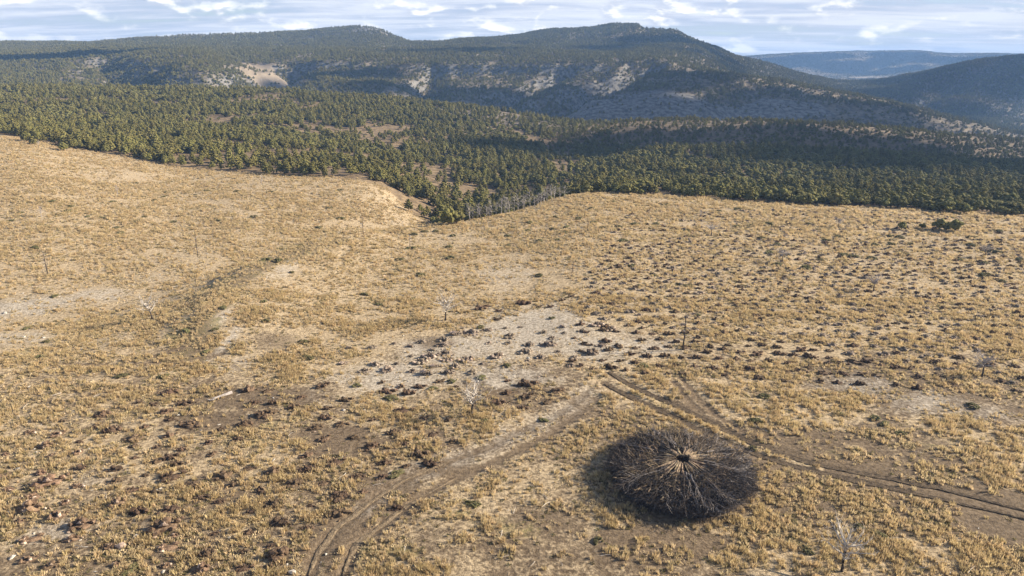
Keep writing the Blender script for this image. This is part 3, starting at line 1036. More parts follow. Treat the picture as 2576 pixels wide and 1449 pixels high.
def visible(x, y, z, h):
    t = x / y
    i = np.clip(np.interp(t, VT, np.arange(len(VT))), 0, len(VT) - 1).round().astype(int)
    j = np.clip(np.searchsorted(VY, y - 6) - 1, 0, len(VY) - 1)
    return ((z + h + 1.2 - CAM_Z) / y > runmax[i, j]) & (np.abs(t) < 0.98)


def area_points(n, y0, y1, tmax=0.84):
    y = np.sqrt(rng.uniform(y0 * y0, y1 * y1, n))
    return rng.uniform(-tmax, tmax, n) * y, y


def tree_density(x, y):
    """trees per square metre"""
    t = x / y
    d = np.full(x.shape, 1 / 8.5)
    n1 = fbm(x, y, 45, 3, 71)
    n2 = fbm(x, y, 20, 2, 72)
    right = smooth(0.02, 0.16, t)
    mid = smooth(430, 500, y)
    d = d * (1 - mid) + mid * (right / 22.0 + (1 - right) / 9.5)
    # clearings on the left plateau
    d = d * np.where((right < 0.5) & (n1 > 0.08), 0.2, 1.0)
    d = d * (0.55 + 0.9 * np.clip(n2 + 0.5, 0, 1))
    fr = smooth(700, 780, y)
    farD = np.full(x.shape, 1 / 18.0)
    valley = smooth(850, 930, y) * (1 - smooth(1215, 1245, y)) * smooth(-0.28, -0.18, t)
    farD = farD * (1 - valley) + valley / 34.0 * (0.3 + 1.6 * np.clip(fbm(x, y, 50, 3, 73) + 0.5, 0, 1))
    farD = farD * (1 - 0.5 * smooth(2300, 2600, y))
    d = d * (1 - fr) + farD * fr
    d = d * (1 - 0.93 * tan_mask(x, y)) * (1 - 0.88 * np.clip(rock_mask(x, y) * 1.15, 0, 1))
    return d


def cloud_of_trees():
    X, Y = [], []
    for y0, y1, dmax in ((205, 480, 1 / 6.0), (480, 860, 1 / 8.0), (860, 2330, 1 / 17.0), (2900, 4350, 1 / 90.0)):
        n = int(0.84 * (y1 * y1 - y0 * y0) * dmax)
        x, y = area_points(n, y0, y1)
        m = (y > edge_at(x, y) + fbm(x, y, 14, 3, 61) * 13)
        x, y = x[m], y[m]
        z = height(x, y)
        m = visible(x, y, z, 6.0)
        x, y = x[m], y[m]
        k = rng.random(len(x)) < tree_density(x, y) / dmax
        X.append(x[k])
        Y.append(y[k])
    x, y = np.concatenate(X), np.concatenate(Y)
    return x, y, height(x, y)


tx, ty, tz = cloud_of_trees()
nT = len(tx)
pinef = fbm(tx, ty, 35, 3, 81) + 0.10 * (rng.random(nT) - 0.5) + 0.16 * smooth(-0.05, 0.25, tx / ty) * (ty < 460)
is_pine = pinef > 0.12
is_pine &= ~((ty - edge_at(tx, ty) < 9) & (rng.random(nT) < 0.8))       # round bushes line the edge
tk = np.where(is_pine, rng.integers(0, 4, nT), rng.integers(4, 8, nT))
ts = np.clip(np.exp(rng.normal(-0.16, 0.25, nT)), 0.45, 1.35) * np.where(is_pine, 0.74, 0.88)
# small trees on the sparse slopes
ts *= np.where((ty > 480) & (ty < 860) & (tx / ty > 0.05), 0.82, 1.0)
tr = rng.uniform(0, 6.283, nT)
print('trees', nT)

# the 300 nearest of each kind are trees of their own, the rest is one forest
order = np.argsort(ty)
indiv = np.zeros(nT, bool)
for flag in (True, False):
    sel = [i for i in order if is_pine[i] == flag and visible(tx[i:i + 1], ty[i:i + 1], tz[i:i + 1], 2.0)[0] and abs(tx[i] / ty[i]) < 0.74][:275]
    indiv[sel] = True


def place_tree(k, loc, rz, s, label, group, name=None):
    kind, cm, tm, _ = TREE[k]
    root = link(name or (kind + '_tree'), None, loc=loc, rot=(0, 0, rz), scl=s, label=label, cat='tree', group=group)
    link('trunk', tm, root)
    link('crown', cm, root)
    return root


for i in np.nonzero(indiv)[0]:
    t = tx[i] / ty[i]
    kind = 'pointed dark green pine' if is_pine[i] else 'round dark green juniper'
    if t > 0.05:
        where, grp = 'in the dense forest beyond the right-hand field', 'forest beyond the right-hand field'
    elif t > -0.19:
        where, grp = 'in the gully behind the field brow', 'trees in the gully'
    else:
        where, grp = 'along the forest edge above the left slope', 'forest edge above the left slope'
    place_tree(int(tk[i]), (tx[i], ty[i], tz[i]), tr[i], ts[i], kind + ' ' + where, grp + (', pines' if is_pine[i] else ', junipers'))

rest = ~indiv
forest_s = np.stack([ts[rest], ts[rest], ts[rest] * rng.uniform(0.85, 1.15, rest.sum())], 1)
instancer('forest', np.stack([tx, ty, tz], 1)[rest], tr[rest], forest_s, tk[rest], [q[3] for q in TREE], 'dark green pine and juniper forest covering the plateau and hills', 'forest')

# explicit junipers standing alone
LONE = [(108, 352, 1.0, 'round juniper clump standing alone on the far left slope, left one of three'), (68, 357, 1.25, 'widest of three junipers standing apart on the far left slope'), (86, 364, 0.8, 'smallest juniper of the three apart on the far left slope'),
        (160, 380, 1.05, 'single round juniper on the dry slope left of the forest edge'), (1130, 566, 1.35, 'dark juniper at the near end of the gully trees'), (1150, 562, 1.1, 'dark juniper second from the near end of the gully'),
        (2268, 577, 0.62, 'slim dark juniper bush left of the two larger ones on the right field'), (2362, 578, 0.85, 'dark round juniper bush, left of the pair on the right field'), (2402, 582, 0.95, 'dark round juniper bush, right of the pair on the right field'), (2380, 580, 0.6, 'small juniper bush between the pair on the right field'), (2320, 575, 0.45, 'tiny dark juniper bush on the right field below the forest')]
for i, (u, v, s, lab) in enumerate(LONE):
    p = at(u, v)
    place_tree(4 + i % 4, p, i * 1.7, s, lab, None, 'juniper_tree')

# ------------------------------------------------------------------ words for where small things lie
ORD = ['nearest', 'second', 'third', 'fourth', 'fifth', 'sixth', 'seventh', 'eighth', 'ninth', 'tenth', 'eleventh', 'twelfth', 'thirteenth', 'fourteenth', 'fifteenth', 'sixteenth', 'seventeenth', 'eighteenth', 'nineteenth', 'twentieth']
ORD += [t_ + '-' + o_ for t_ in ('twenty', 'thirty', 'forty', 'fifty') for o_ in ('first', 'second', 'third', 'fourth', 'fifth', 'sixth', 'seventh', 'eighth', 'ninth')]
MARKS = [(PILE, 'brush ring')] + [(at(u, v), nm) for u, v, nm in ((120, 692, 'charred leaning trunk at far left'), (104, 546, 'small pale bare tree at upper left'), (296, 488, 'tiny bleached tree at upper left'), (497, 645, 'thin charred pole on the left slope'), (384, 802, 'bleached tree at the left slope foot'), (914, 590, 'dark dead tree beside the gully'), (1031, 626, 'short dead tree on the brow'), (1120, 806, 'white dead tree in tall grass'), (1187, 1048, 'white spreading dead tree'), (1478, 583, 'charred tree on the upper brow'), (1441, 685, 'thin dead sapling'), (1718, 880, 'tall slender charred tree'), (1789, 593, 'grey bare tree upper right'), (1968, 660, 'flat-crowned bare tree'), (2109, 573, 'bare tree below the forest'), (2197, 732, 'wide-crowned grey tree'), (2477, 645, 'bare tree by the right border'), (2470, 948, 'bare tree at far right'), (2117, 1437, 'nearest bleached dead tree'), (556, 995, 'fallen trunk'), (305, 1376, 'large pinkish rock'), (2380, 580, 'pair of junipers'), (893, 1172, 'pinkish stone by the ruts'), (340, 1200, 'golden grass strips at lower left'), (600, 1290, 'grass ring at lower left'), (1500, 950, 'fork of the wheel tracks'), (2500, 1260, 'bare soil at the right edge'), (2300, 860, 'middle of the planting rows'), (1330, 830, 'pale bare patch'))]


def place_words(objs, noun, short):
    """label each object by the landmark it lies nearest to, the side and its rank there"""
    bins = {}
    for o in objs:
        x, y = o.location.x, o.location.y
        best = min(MARKS, key=lambda m_: (m_[0].x - x) ** 2 + ((m_[0].y - y) * 0.8) ** 2)
        dx_, dy_ = x - best[0].x, y - best[0].y
        side_ = ('right of' if dx_ > 0 else 'left of') if abs(dx_) > abs(dy_) * 0.8 else ('behind' if dy_ > 0 else 'in front of')
        bins.setdefault((noun(o), side_, best[1]), []).append((dx_ * dx_ + dy_ * dy_, o))
    for (nn, side_, mk), lst in bins.items():
        lst.sort(key=lambda q_: q_[0])
        for i, (_, o) in enumerate(lst):
            o['label'] = ('%s %s %s the %s' % (ORD[min(i, len(ORD) - 1)], nn, side_, mk))


# ------------------------------------------------------------------ dead trees


def limb(V, F, p, d, length, r, rnd, depth, droop=0.0, n=4):
    pts, rad = [p.copy()], [r]
    q = p.copy()
    dd = d.normalized()
    segs = 4
    kids = []
    for i in range(segs):
        dd = (dd + Vector((rnd.gauss(0, 0.16), rnd.gauss(0, 0.16), rnd.gauss(0, 0.12) - droop))).normalized()
        q = q + dd * length / segs
        pts.append(q.copy())
        rad.append(r * (1 - (i + 1) / segs * 0.78))
        if depth > 0 and i >= 0:
            for _ in range(rnd.choice((1, 2)) if depth > 1 else rnd.choice((0, 1, 1))):
                side = Vector((rnd.gauss(0, 1), rnd.gauss(0, 1), rnd.gauss(0.15, 0.7))).normalized()
                kids.append((q.copy(), (dd * 0.9 + side * 0.9), length * rnd.uniform(0.32, 0.58), rad[-1] * 0.7))
    tube(V, F, pts, rad, n)
    for kp, kd, kl, kr in kids:
        limb(V, F, kp, kd, kl, max(kr, 0.021), rnd, depth - 1, droop, 3)


def dead_tree(loc, h, style, seed, label, group=None):
    """style: pale (bleached crown on dark bole), thin (charred pole), wide (flat broad crown), grey"""
    rnd = random.Random(seed)
    root = link('dead_tree', None, loc=loc, rot=(0, 0, rnd.uniform(0, 6)), label=label, cat='dead tree', group=group)
    V, F = [], []
    lean = Vector((rnd.gauss(0, 0.05), rnd.gauss(0, 0.05), 1))
    top = {'pale': 0.62, 'thin': 1.0, 'wide': 0.6, 'grey': 0.9}[style] * h
    pts = [Vector((0, 0, -0.25))]
    for i in range(1, 7):
        f = i / 6
        pts.append(Vector((lean.x * f * h + rnd.gauss(0, 0.04), lean.y * f * h + rnd.gauss(0, 0.04), top * f)))
    r0 = {'pale': 0.15, 'thin': 0.11, 'wide': 0.14, 'grey': 0.10}[style] * (0.6 + h / 10)
    tube(V, F, pts, [r0 * (1.25 if i == 0 else 1 - 0.62 * i / 6) for i in range(7)], 7)
    bole = {'pale': M_CHAR, 'thin': M_CHAR, 'wide': M_CHAR, 'grey': M_GREYDEAD}[style]
    link('trunk', mesh('dead_trunk', V, F, bole, True), root)
    wood = {'pale': M_DEAD, 'thin': M_GREYDEAD, 'wide': M_GREYDEAD, 'grey': M_GREYDEAD}[style]
    nb = {'pale': 11, 'thin': 9, 'wide': 12, 'grey': 10}[style]
    for k in range(nb):
        V, F = [], []
        f = {'pale': 0.45 + 0.55 * (k + 0.5) / nb, 'thin': 0.35 + 0.6 * (k + 0.5) / nb, 'wide': 0.6 + 0.4 * (k + 0.5) / nb, 'grey': 0.25 + 0.7 * (k + 0.5) / nb}[style]
        a = k * 2.4 + rnd.random()
        zt = pts[0].lerp(pts[-1], 0) if False else None
        ii = min(5, int(f * 6))
        p = pts[ii].lerp(pts[ii + 1], f * 6 - ii) if ii < 6 else pts[-1]
        up = {'pale': 0.35 + 0.9 * (f - 0.4), 'thin': 0.25, 'wide': 0.45, 'grey': 0.75}[style]
        ln = {'pale': 0.42 * h * (1.12 - 0.3 * abs(f - 0.7)), 'thin': 0.2 * h * (1.2 - 0.7 * f), 'wide': 0.42 * h, 'grey': 0.3 * h * (1.15 - 0.6 * f)}[style] * rnd.uniform(0.75, 1.15)
        if style == 'pale' and f > 0.93:
            up, ln = 2.2, 0.4 * h
        limb(V, F, p, Vector((math.cos(a), math.sin(a), up)), ln, r0 * (0.62 if style != 'thin' else 0.4), rnd, 2 if style != 'thin' else 1, -0.05 if style in ('pale', 'wide') else 0.0)
        link('branch', mesh('dead_branch', V, F, wood), root)
    return root


DEADT = [
    (120, 692, 55, 'thin', 'charred leaning dead trunk on the far left slope'),
    (104, 546, 30, 'grey', 'small pale bare tree high on the left slope'),
    (296, 488, 24, 'grey', 'tiny bleached bare tree near the top of the left slope'),
    (497, 645, 52, 'thin', 'thin charred pole of a tree in the middle of the left slope'),
    (384, 802, 62, 'pale', 'bare bleached tree at the foot of the left slope above the gully'),
    (914, 590, 44, 'thin', 'dark bare dead tree beside the gully below the forest'),
    (1031, 626, 38, 'thin', 'short dark dead tree with pale tips near the field brow'),
    (1120, 806, 76, 'pale', 'white-limbed dead tree on a dark trunk amid tall grass, upper middle field'),
    (1187, 1048, 92, 'pale', 'white spreading dead tree in the middle of the field left of the brush ring'),
    (1478, 583, 33, 'thin', 'small charred dead tree just below the top of the brow'),
    (1441, 685, 37, 'thin', 'thin bare dead sapling in the open middle of the field'),
    (1718, 880, 92, 'thin', 'tall slender charred tree standing beyond the wheel tracks'),
    (1789, 593, 36, 'wide', 'small grey bare tree on the upper right field'),
    (1968, 660, 42, 'wide', 'dark-trunked bare tree with flat grey crown on the right field'),
    (2109, 573, 32, 'wide', 'small bare tree close below the right-hand forest edge'),
    (2197, 732, 46, 'wide', 'wide-crowned grey bare tree among the dug soil heaps'),
    (2477, 645, 36, 'wide', 'bare grey tree near the right border of the field'),
    (2470, 948, 68, 'wide', 'bare yellowish-grey tree among dark soil heaps at far right'),
    (2117, 1437, 112, 'pale', 'nearest bleached dead tree, low and spreading, in golden grass'),
    (658, 465, 25, 'grey', 'bare grey shrubby tree at the top edge of the left slope'),
    (1762, 548, 24, 'grey', 'bare grey shrubby tree below the forest on the brow'),
    (98, 368, 15, 'grey', 'little bare grey tree beside the three junipers at far left'),
]
for i, (u, v, hp, st, lab) in enumerate(DEADT):
    p = at(u, v)
    dead_tree(p, metres(p, hp), st, 300 + i, lab)
for i in range(26):
    u = 1183 + i * 9.3 + random.uniform(-4, 4)
    t = float(ray(u, 540)[0])
    yb = float(np.interp(u, [1110, 1250, 1420, 1500], [209, 220, 238, 250])) + random.uniform(1, 8)
    x = t * yb
    dead_tree((x, yb, float(height(np.array(x), np.array(yb)))), random.uniform(4.0, 6.4), 'grey', 400 + i, '%s grey bare tree from the left in the row behind the brow' % (['first'] + ORD[1:])[i], 'row of grey dead trees behind the brow')

# ------------------------------------------------------------------ dug soil heaps


def mound_mesh(seed, material, stone=False):
    rnd = random.Random(seed)
    V, F = [], []
    n = rnd.randint(9, 14)
    lump(V, F, (0, 0, 0.02), (0.62, 0.42, 0.16), rnd, 0.3)
    for k in range(n):
        a, rr = rnd.uniform(0, 6.28), rnd.random() ** 0.6
        r = rnd.uniform(0.09, 0.21)
        lump(V, F, (math.cos(a) * rr * 0.72, math.sin(a) * rr * 0.46, 0.06 + 0.24 * (1 - rr) + rnd.uniform(-0.04, 0.08)), (r * 1.1, r, r * 0.85), rnd, 0.4)
    nb = len(F)
    for k in range(rnd.randint(2, 4)):           # clods thrown aside
        a, rr = rnd.uniform(0, 6.28), rnd.uniform(0.9, 1.3)
        r = rnd.uniform(0.05, 0.1)
        lump(V, F, (math.cos(a) * rr * 0.8, math.sin(a) * rr * 0.6, 0.03), (r, r, r * 0.8), rnd, 0.4)
    ms = [material]
    me_mats = [material, M_PINKSTONE]
    me = mesh('soil_heap', V, F, me_mats)
    if stone:
        for p in me.polygons:
            if (p.index // 20) % 5 == 2:
                p.material_index = 1
    return me


MD = [mound_mesh(500 + i, M_CLOD) for i in range(6)]
MR = [mound_mesh(520 + i, M_CLODRED, True) for i in range(6)]
MG = [mound_mesh(540 + i, M_CLODGREY, i % 2 == 0) for i in range(6)]


def Q(ox, oy, lst):
    return [(ox + 0.3511 * a, oy + 0.3511 * b) for a, b in lst]


heaps_left = Q(0, 940, [(30, 585), (370, 590), (30, 735), (280, 720), (60, 835), (350, 790), (230, 890), (560, 810), (470, 925), (200, 975), (840, 940), (410, 1030), (140, 1060), (590, 1090), (230, 1190), (500, 1195), (790, 1245), (200, 1340), (370, 1380), (820, 1380), (320, 525), (220, 425), (410, 440), (560, 570), (1190, 1380), (1210, 1250), (1180, 1110), (1240, 1165), (1440, 1410)])
heaps_mid = Q(0, 940, [(1530, 1150), (1780, 1140), (1480, 1290), (1740, 1280), (1990, 1075), (2200, 1110), (1930, 1240), (1980, 1320), (1750, 1400), (1210, 980), (1780, 1000), (990, 1000), (960, 835), (1120, 850), (1450, 890), (1570, 920), (1660, 800), (1380, 800), (1240, 745), (1040, 730), (820, 690), (820, 775), (570, 680), (1110, 635), (960, 605), (1260, 655), (1230, 600), (1300, 545), (1520, 580), (1590, 740), (1790, 685), (1950, 710), (2090, 800), (1870, 840), (2320, 790), (2200, 690), (2190, 590), (2430, 890), (2230, 950), (2430, 1010), (1490, 500), (1030, 385), (950, 470), (1200, 450), (1360, 370), (570, 490), (690, 380), (450, 340), (730, 300), (1180, 280), (1220, 330), (800, 410), (960, 520), (1120, 530), (1690, 480), (1580, 400), (1750, 370), (1870, 300), (1920, 290), (1320, 220), (1210, 140), (1100, 225), (990, 210), (1810, 215), (1950, 215), (2100, 245), (1920, 130), (1770, 120), (2310, 90), (2150, 175), (2350, 250), (2330, 320), (2450, 370), (2260, 390), (2330, 470), (2410, 640), (2540, 740), (1960, 940), (2540, 460)]) + \
    Q(837, 940, [(30, 880), (210, 850), (180, 740), (350, 745), (370, 640), (520, 670), (690, 650), (630, 580), (270, 530), (150, 460), (70, 365), (430, 425), (520, 505), (720, 440), (860, 490), (820, 335), (650, 325), (510, 275), (280, 335), (1180, 215), (1360, 245), (1540, 205), (1390, 170), (1240, 140), (1400, 80), (1250, 55), (1600, 130), (880, 95), (540, 145), (400, 130), (490, 95), (350, 65), (770, 55), (630, 95), (100, 190), (50, 1010), (450, 970)])
heaps_center = Q(837, 450.8, [(1070, 925), (1190, 945), (1110, 1085), (930, 1070), (1000, 1110), (890, 1110), (800, 1155), (790, 1190), (640, 1170), (720, 1225), (820, 1255), (700, 1275), (560, 1270), (120, 1210), (280, 1210), (440, 1180), (560, 1200), (310, 1330), (80, 1320), (460, 1325), (640, 1315), (740, 1340), (820, 1300), (880, 1345), (960, 1300), (580, 1380), (390, 1370), (240, 1380), (830, 1390), (680, 1395), (1010, 1385), (1180, 1270), (1070, 1325), (1120, 1175), (1260, 1175), (1240, 1070), (1180, 1005), (1350, 1060), (1280, 1130), (1410, 1190), (1550, 1190), (1390, 1240), (1400, 1300), (1490, 1280), (1580, 1140), (1510, 1100), (1660, 1105), (1790, 1090), (1620, 1240), (1740, 1280), (1710, 1335), (1850, 1250), (1930, 1195), (1900, 1045), (2000, 1080), (1710, 840), (1640, 870), (1790, 950), (1650, 1060), (1560, 915), (1480, 915), (1360, 895)])
heaps = []            # x, y, z, meshes, scale, rot, label, group
for lst, ms, sc, lab, grp in ((heaps_left, MR, 1.35, 'reddish stony soil heap dug up in the stony lower left corner', 'reddish soil heaps'),
                              (heaps_mid, MD, 1.15, 'dark soil heap dug up in the grass of the left foreground', 'dark soil heaps, left foreground'),
                              (heaps_center, MG, 1.25, 'grey-brown soil heap on the pale bare ground in mid field', 'grey-brown soil heaps')):
    for u, v in lst:
        p = at(u, v)
        heaps.append((p.x, p.y, p.z, ms, sc * min(1.6, max(0.55, random.lognormvariate(-0.05, 0.3))), random.gauss(0.35, 0.35), lab, grp))
# planting rows on the right
ang = R(-7)
ca, sa = math.cos(ang), math.sin(ang)
for i in range(-60, 90):
    for j in range(-30, 70):
        a, b = i * 2.75 + random.gauss(0, 0.42) + (j % 2) * 1.2, j * 3.1 + random.gauss(0, 0.55)
        x, y = 30 + a * ca - b * sa, 95 + a * sa + b * ca
        if y < 84 or y > 222 or abs(x / y) > 0.80:
            continue
        t = x / y
        dd = math.hypot(x - PILE.x, y - PILE.y)
        # the planted quarter: right of a line from the track fork to the forest corner
        ptop = at_line = 0.085 + 0.09 * (y - 110) / 120 + 0.03 * float(fbm(np.array(x), np.array(y), 20, 2, 111))
        ylow = 97 + 6 * float(fbm(np.array(x), np.array(y), 14, 2, 112)) - 10 * max(0, t - 0.3)
        if t < ptop or y < ylow:
            continue
        if random.random() < 0.10 + 0.30 * max(0, float(fbm(np.array(x), np.array(y), 18, 2, 113))):
            continue
        if y > 185 and random.random() < 0.4:
            continue
        far_ = y > 150
        heaps.append((x, y, float(height(np.array(x), np.array(y))), MD, random.uniform(0.85, 1.4), random.gauss(0, 0.4), 'dark soil heap in the planting rows of the right-hand field', 'dark soil heaps in rows, right field'))
heaps = [h for h in heaps if math.hypot(h[0] - PILE.x, h[1] - PILE.y) > PILE_R + 0.8]
heaps.sort(key=lambda h: h[1] * h[1] + (h[2] - 45) ** 2 + h[0] ** 2)
HX = np.array([(h[0], h[1]) for h in heaps])
print('heaps', len(heaps))
heap_objs = []
for x, y, z, ms, s, rz, lab, grp in heaps[:300]:
    o = link('soil_heap', random.choice(ms), loc=(x, y, z), rot=(0, 0, rz), scl=(s * random.uniform(0.9, 1.3), s, s * random.uniform(0.8, 1.2)), label=lab, cat='soil heap', group=grp)
    heap_objs.append(o)
place_words(heap_objs, lambda o: o['label'].split(' heap')[0] + ' heap', '')
rest_h = heaps[300:]
hp = [proto('heap_%d' % i, m) for i, m in enumerate(MD[:4] + MG[:2])]
instancer('soil_heaps', [(h[0], h[1], h[2]) for h in rest_h], [h[5] for h in rest_h], np.array([(h[4] * random.uniform(0.9, 1.3), h[4], h[4]) for h in rest_h]), [random.randint(0, 3) if h[3] is MD else random.randint(4, 5) for h in rest_h], hp, 'farther dark soil heaps dug in rows over the field', 'soil heaps')

# ------------------------------------------------------------------ low shrubs


def shrub_mesh(seed):
    rnd = random.Random(seed)
    V, F = [], []
    for k in range(16):
        a, rr = rnd.uniform(0, 6.28), rnd.random() ** 0.55
        r = rnd.uniform(0.16, 0.3)
        c = (math.cos(a) * rr * 0.75, math.sin(a) * rr * 0.7, 0.16 + 0.32 * (1 - rr * rr))
        lump(V, F, c, (r, r, r * 0.8), rnd, 0.35)
        for _ in range(7):
            d = Vector((rnd.gauss(0, 1), rnd.gauss(0, 1), abs(rnd.gauss(0, 1)))).normalized() * r * rnd.uniform(0.9, 1.35)
            leaf(V, F, (c[0] + d.x, c[1] + d.y, c[2] + d.z), 0.09, rnd)
    return mesh('cushion_shrub', V, F, M_SHRUB)


SH = [shrub_mesh(600 + i) for i in range(5)]
shr = [(q, 'low green cushion shrub on the left slope', 'shrubs on the left slope') for q in Q(0, 450.8, [(1170, 130), (1400, 115), (140, 245), (370, 165), (625, 270), (1035, 270), (805, 165), (1110, 155), (1285, 265), (1820, 275), (85, 300), (1560, 300), (1250, 310), (860, 390), (255, 495), (395, 840), (190, 1075), (880, 1030), (975, 305), (830, 355), (1700, 90), (1940, 95), (2350, 210), (2430, 80), (1480, 85), (2440, 285), (2280, 350), (500, 200), (700, 35), (980, 30), (1190, 95), (730, 280), (485, 235)])]
shr += [(q, 'low green shrub on the rough bank left of the middle field', 'shrubs on the rough bank') for q in Q(0, 450.8, [(2090, 670), (1910, 580), (1600, 925), (1330, 1095), (1910, 1020), (1540, 1080), (2170, 1170), (2190, 1280), (330, 1170), (280, 1280), (870, 1415), (1170, 1415), (1890, 880), (1480, 1240), (2010, 585), (1990, 590), (2220, 1290)])]
shr += [(q, 'low green cushion shrub scattered over the middle field', 'shrubs on the middle field') for q in Q(837, 450.8, [(480, 580), (230, 830), (850, 570), (835, 490), (560, 500), (585, 400), (660, 380), (735, 375), (860, 408), (330, 900), (1250, 410), (1390, 285), (1410, 315), (1400, 370), (1480, 445), (1610, 435), (1570, 360), (1665, 385), (1675, 345), (1870, 315), (1930, 350), (1595, 272), (1850, 215), (2160, 325), (2055, 345), (2320, 320), (2075, 445), (2190, 765), (1480, 695), (1570, 998), (1060, 1065), (1250, 1340), (1065, 1425), (2230, 1345), (2390, 185), (2010, 165), (570, 865), (620, 690), (1760, 285), (2140, 625), (2300, 690), (1260, 480), (1280, 350)])]
shr += [(q, 'low dark green shrub on the right-hand field', 'shrubs on the right-hand field') for q in Q(1674.5, 450.8, [(510, 340), (150, 370), (230, 350), (735, 320), (760, 335), (620, 330), (515, 218), (380, 230), (1020, 325), (1145, 440), (1230, 415), (805, 470), (740, 530), (685, 425), (800, 615), (1000, 640), (1110, 580), (1280, 545), (1340, 555), (1680, 530), (1720, 540), (1680, 420), (1500, 470), (1610, 440), (1610, 468), (2120, 580), (2190, 475), (2350, 525), (2180, 420), (2390, 375), (2280, 605), (2100, 705), (2290, 690), (2410, 735), (1750, 470), (1480, 570), (740, 720), (2540, 580), (1500, 320), (1600, 410), (230, 975), (1410, 905), (90, 755), (140, 765), (180, 760)])]
shr += [(q, 'small green shrub in the foreground grass', 'shrubs in the foreground') for q in Q(0, 940, [(930, 1415), (1340, 845)]) + Q(837, 940, [(720, 110), (410, 175), (440, 185), (1060, 30), (850, 60), (1090, 345), (1510, 340), (180, 90), (460, 725), (1900, 1200), (1000, 940)]) + Q(1674.5, 940, [(1570, 365), (1690, 435), (1240, 290), (1380, 1100), (1500, 325), (640, 345), (630, 545), (700, 165), (2200, 240), (1010, 1270), (1540, 1170)])]
shrub_objs = []
for i, ((u, v), lab, grp) in enumerate(shr):
    p = at(u, v)
    s = random.uniform(0.75, 1.15) * (1.25 if p.y > 150 else 0.85)
    o = link('cushion_shrub', SH[i % 5], loc=p, rot=(0, 0, random.uniform(0, 6.28)), scl=(s * random.uniform(1, 1.5), s, s * random.uniform(0.6, 0.9)), label=lab, cat='shrub', group=grp)
    shrub_objs.append(o)
place_words(shrub_objs, lambda o: 'low green shrub', '')

# ------------------------------------------------------------------ stones, log and stray wood


def stone_mesh(seed, material, sub=1):
    rnd = random.Random(seed)
    V, F = [], []
    lump(V, F, (0, 0, 0.1), (0.4, 0.28, 0.22), rnd, 0.42 if sub == 0 else 0.2, sub)
    return mesh('limestone_rock', V, F, material)


ST = [stone_mesh(700 + i, M_STONE, 0) for i in range(5)]
STP = [stone_mesh(710 + i, M_PINKSTONE, 0) for i in range(2)]
rocks = [(305, 1376, 1.25, 1, 'large pinkish rock on a reddish soil heap, lower left'), (340, 1352, 1.1, 0, 'flat grey rock behind the large pinkish rock, lower left'), (893, 1172, 0.8, 1, 'pinkish stone beside the wheel ruts left of centre'), (1281, 903, 0.75, 0, 'white boulder on the pale bare ground, left of the pair'), (1330, 901, 0.85, 0, 'white boulder on the pale bare ground, right of the pair'), (1201, 960, 0.8, 0, 'white stone beside a green shrub above the white dead tree'), (30, 1404, 1.0, 0, 'pale rock at the lower left corner'), (735, 1440, 1.0, 0, 'pale rock at the lower edge left of the ruts'), (405, 1230, 0.6, 0, 'small white stone in the left foreground grass'), (14, 788, 1.5, 0, 'whitish rock on the far left stony patch'), (22, 1290, 0.8, 0, 'pale stone on the left picture edge'), (410, 1440, 0.7, 0, 'pale stone at the bottom edge, left'), (45, 1180, 0.8, 0, 'white stone among reddish heaps at far left'), (450, 1045, 0.7, 0, 'white stone near the left grass bank'), (865, 1032, 0.9, 0, 'white stone of the small rubble left of the white dead tree'), (905, 1040, 1.0, 0, 'larger white stone of the small rubble left of the white dead tree'), (205, 880, 0.9, 0, 'whitish stone in the middle left grass'), (2110, 1038, 0.7, 0, 'bluish stone beside the golden grass on the right'), (75, 975, 1.0, 0, 'whitish stone on the left slope foot'), (110, 850, 1.1, 0, 'left end stone of the short stone row'), (60, 848, 1.1, 0, 'second stone of the short stone row')]
for i, (u, v, s, pink, lab) in enumerate(rocks):
    p = at(u, v)
    link('limestone_rock', (STP if pink else ST)[i % (2 if pink else 5)], loc=p, rot=(0, 0, i * 1.3), scl=(s, s * 0.9, s * (1.2 if i == 0 else 0.8)), label=lab, cat='rock')

V, F = [], []
rnd = random.Random(5)
tube(V, F, [Vector((-1.9, 0, 0.12)), Vector((-0.8, 0.1, 0.22)), Vector((0.4, 0, 0.26)), Vector((1.5, -0.05, 0.3))], [0.07, 0.16, 0.2, 0.23], 8)
for k in range(4):
    limb(V, F, Vector((-1.5 + k * 0.3, 0, 0.2)), Vector((-1, rnd.uniform(-0.9, 0.9), 0.35)), 0.8, 0.05, rnd, 1)
p = at(558, 1000)
link('fallen_log', mesh('fallen_log', V, F, M_GREYDEAD, True), loc=p, rot=(0, 0, R(48)), label='bleached grey fallen trunk lying in the left field', cat='log')


def stick_mesh(seed):
    rnd = random.Random(seed)
    V, F = [], []
    limb(V, F, Vector((-0.7, 0, 0.08)), Vector((1, 0.1, 0.12)), 1.5, 0.045, rnd, 1, 0.04)
    return mesh('bleached_branch', V, F, M_DEAD)


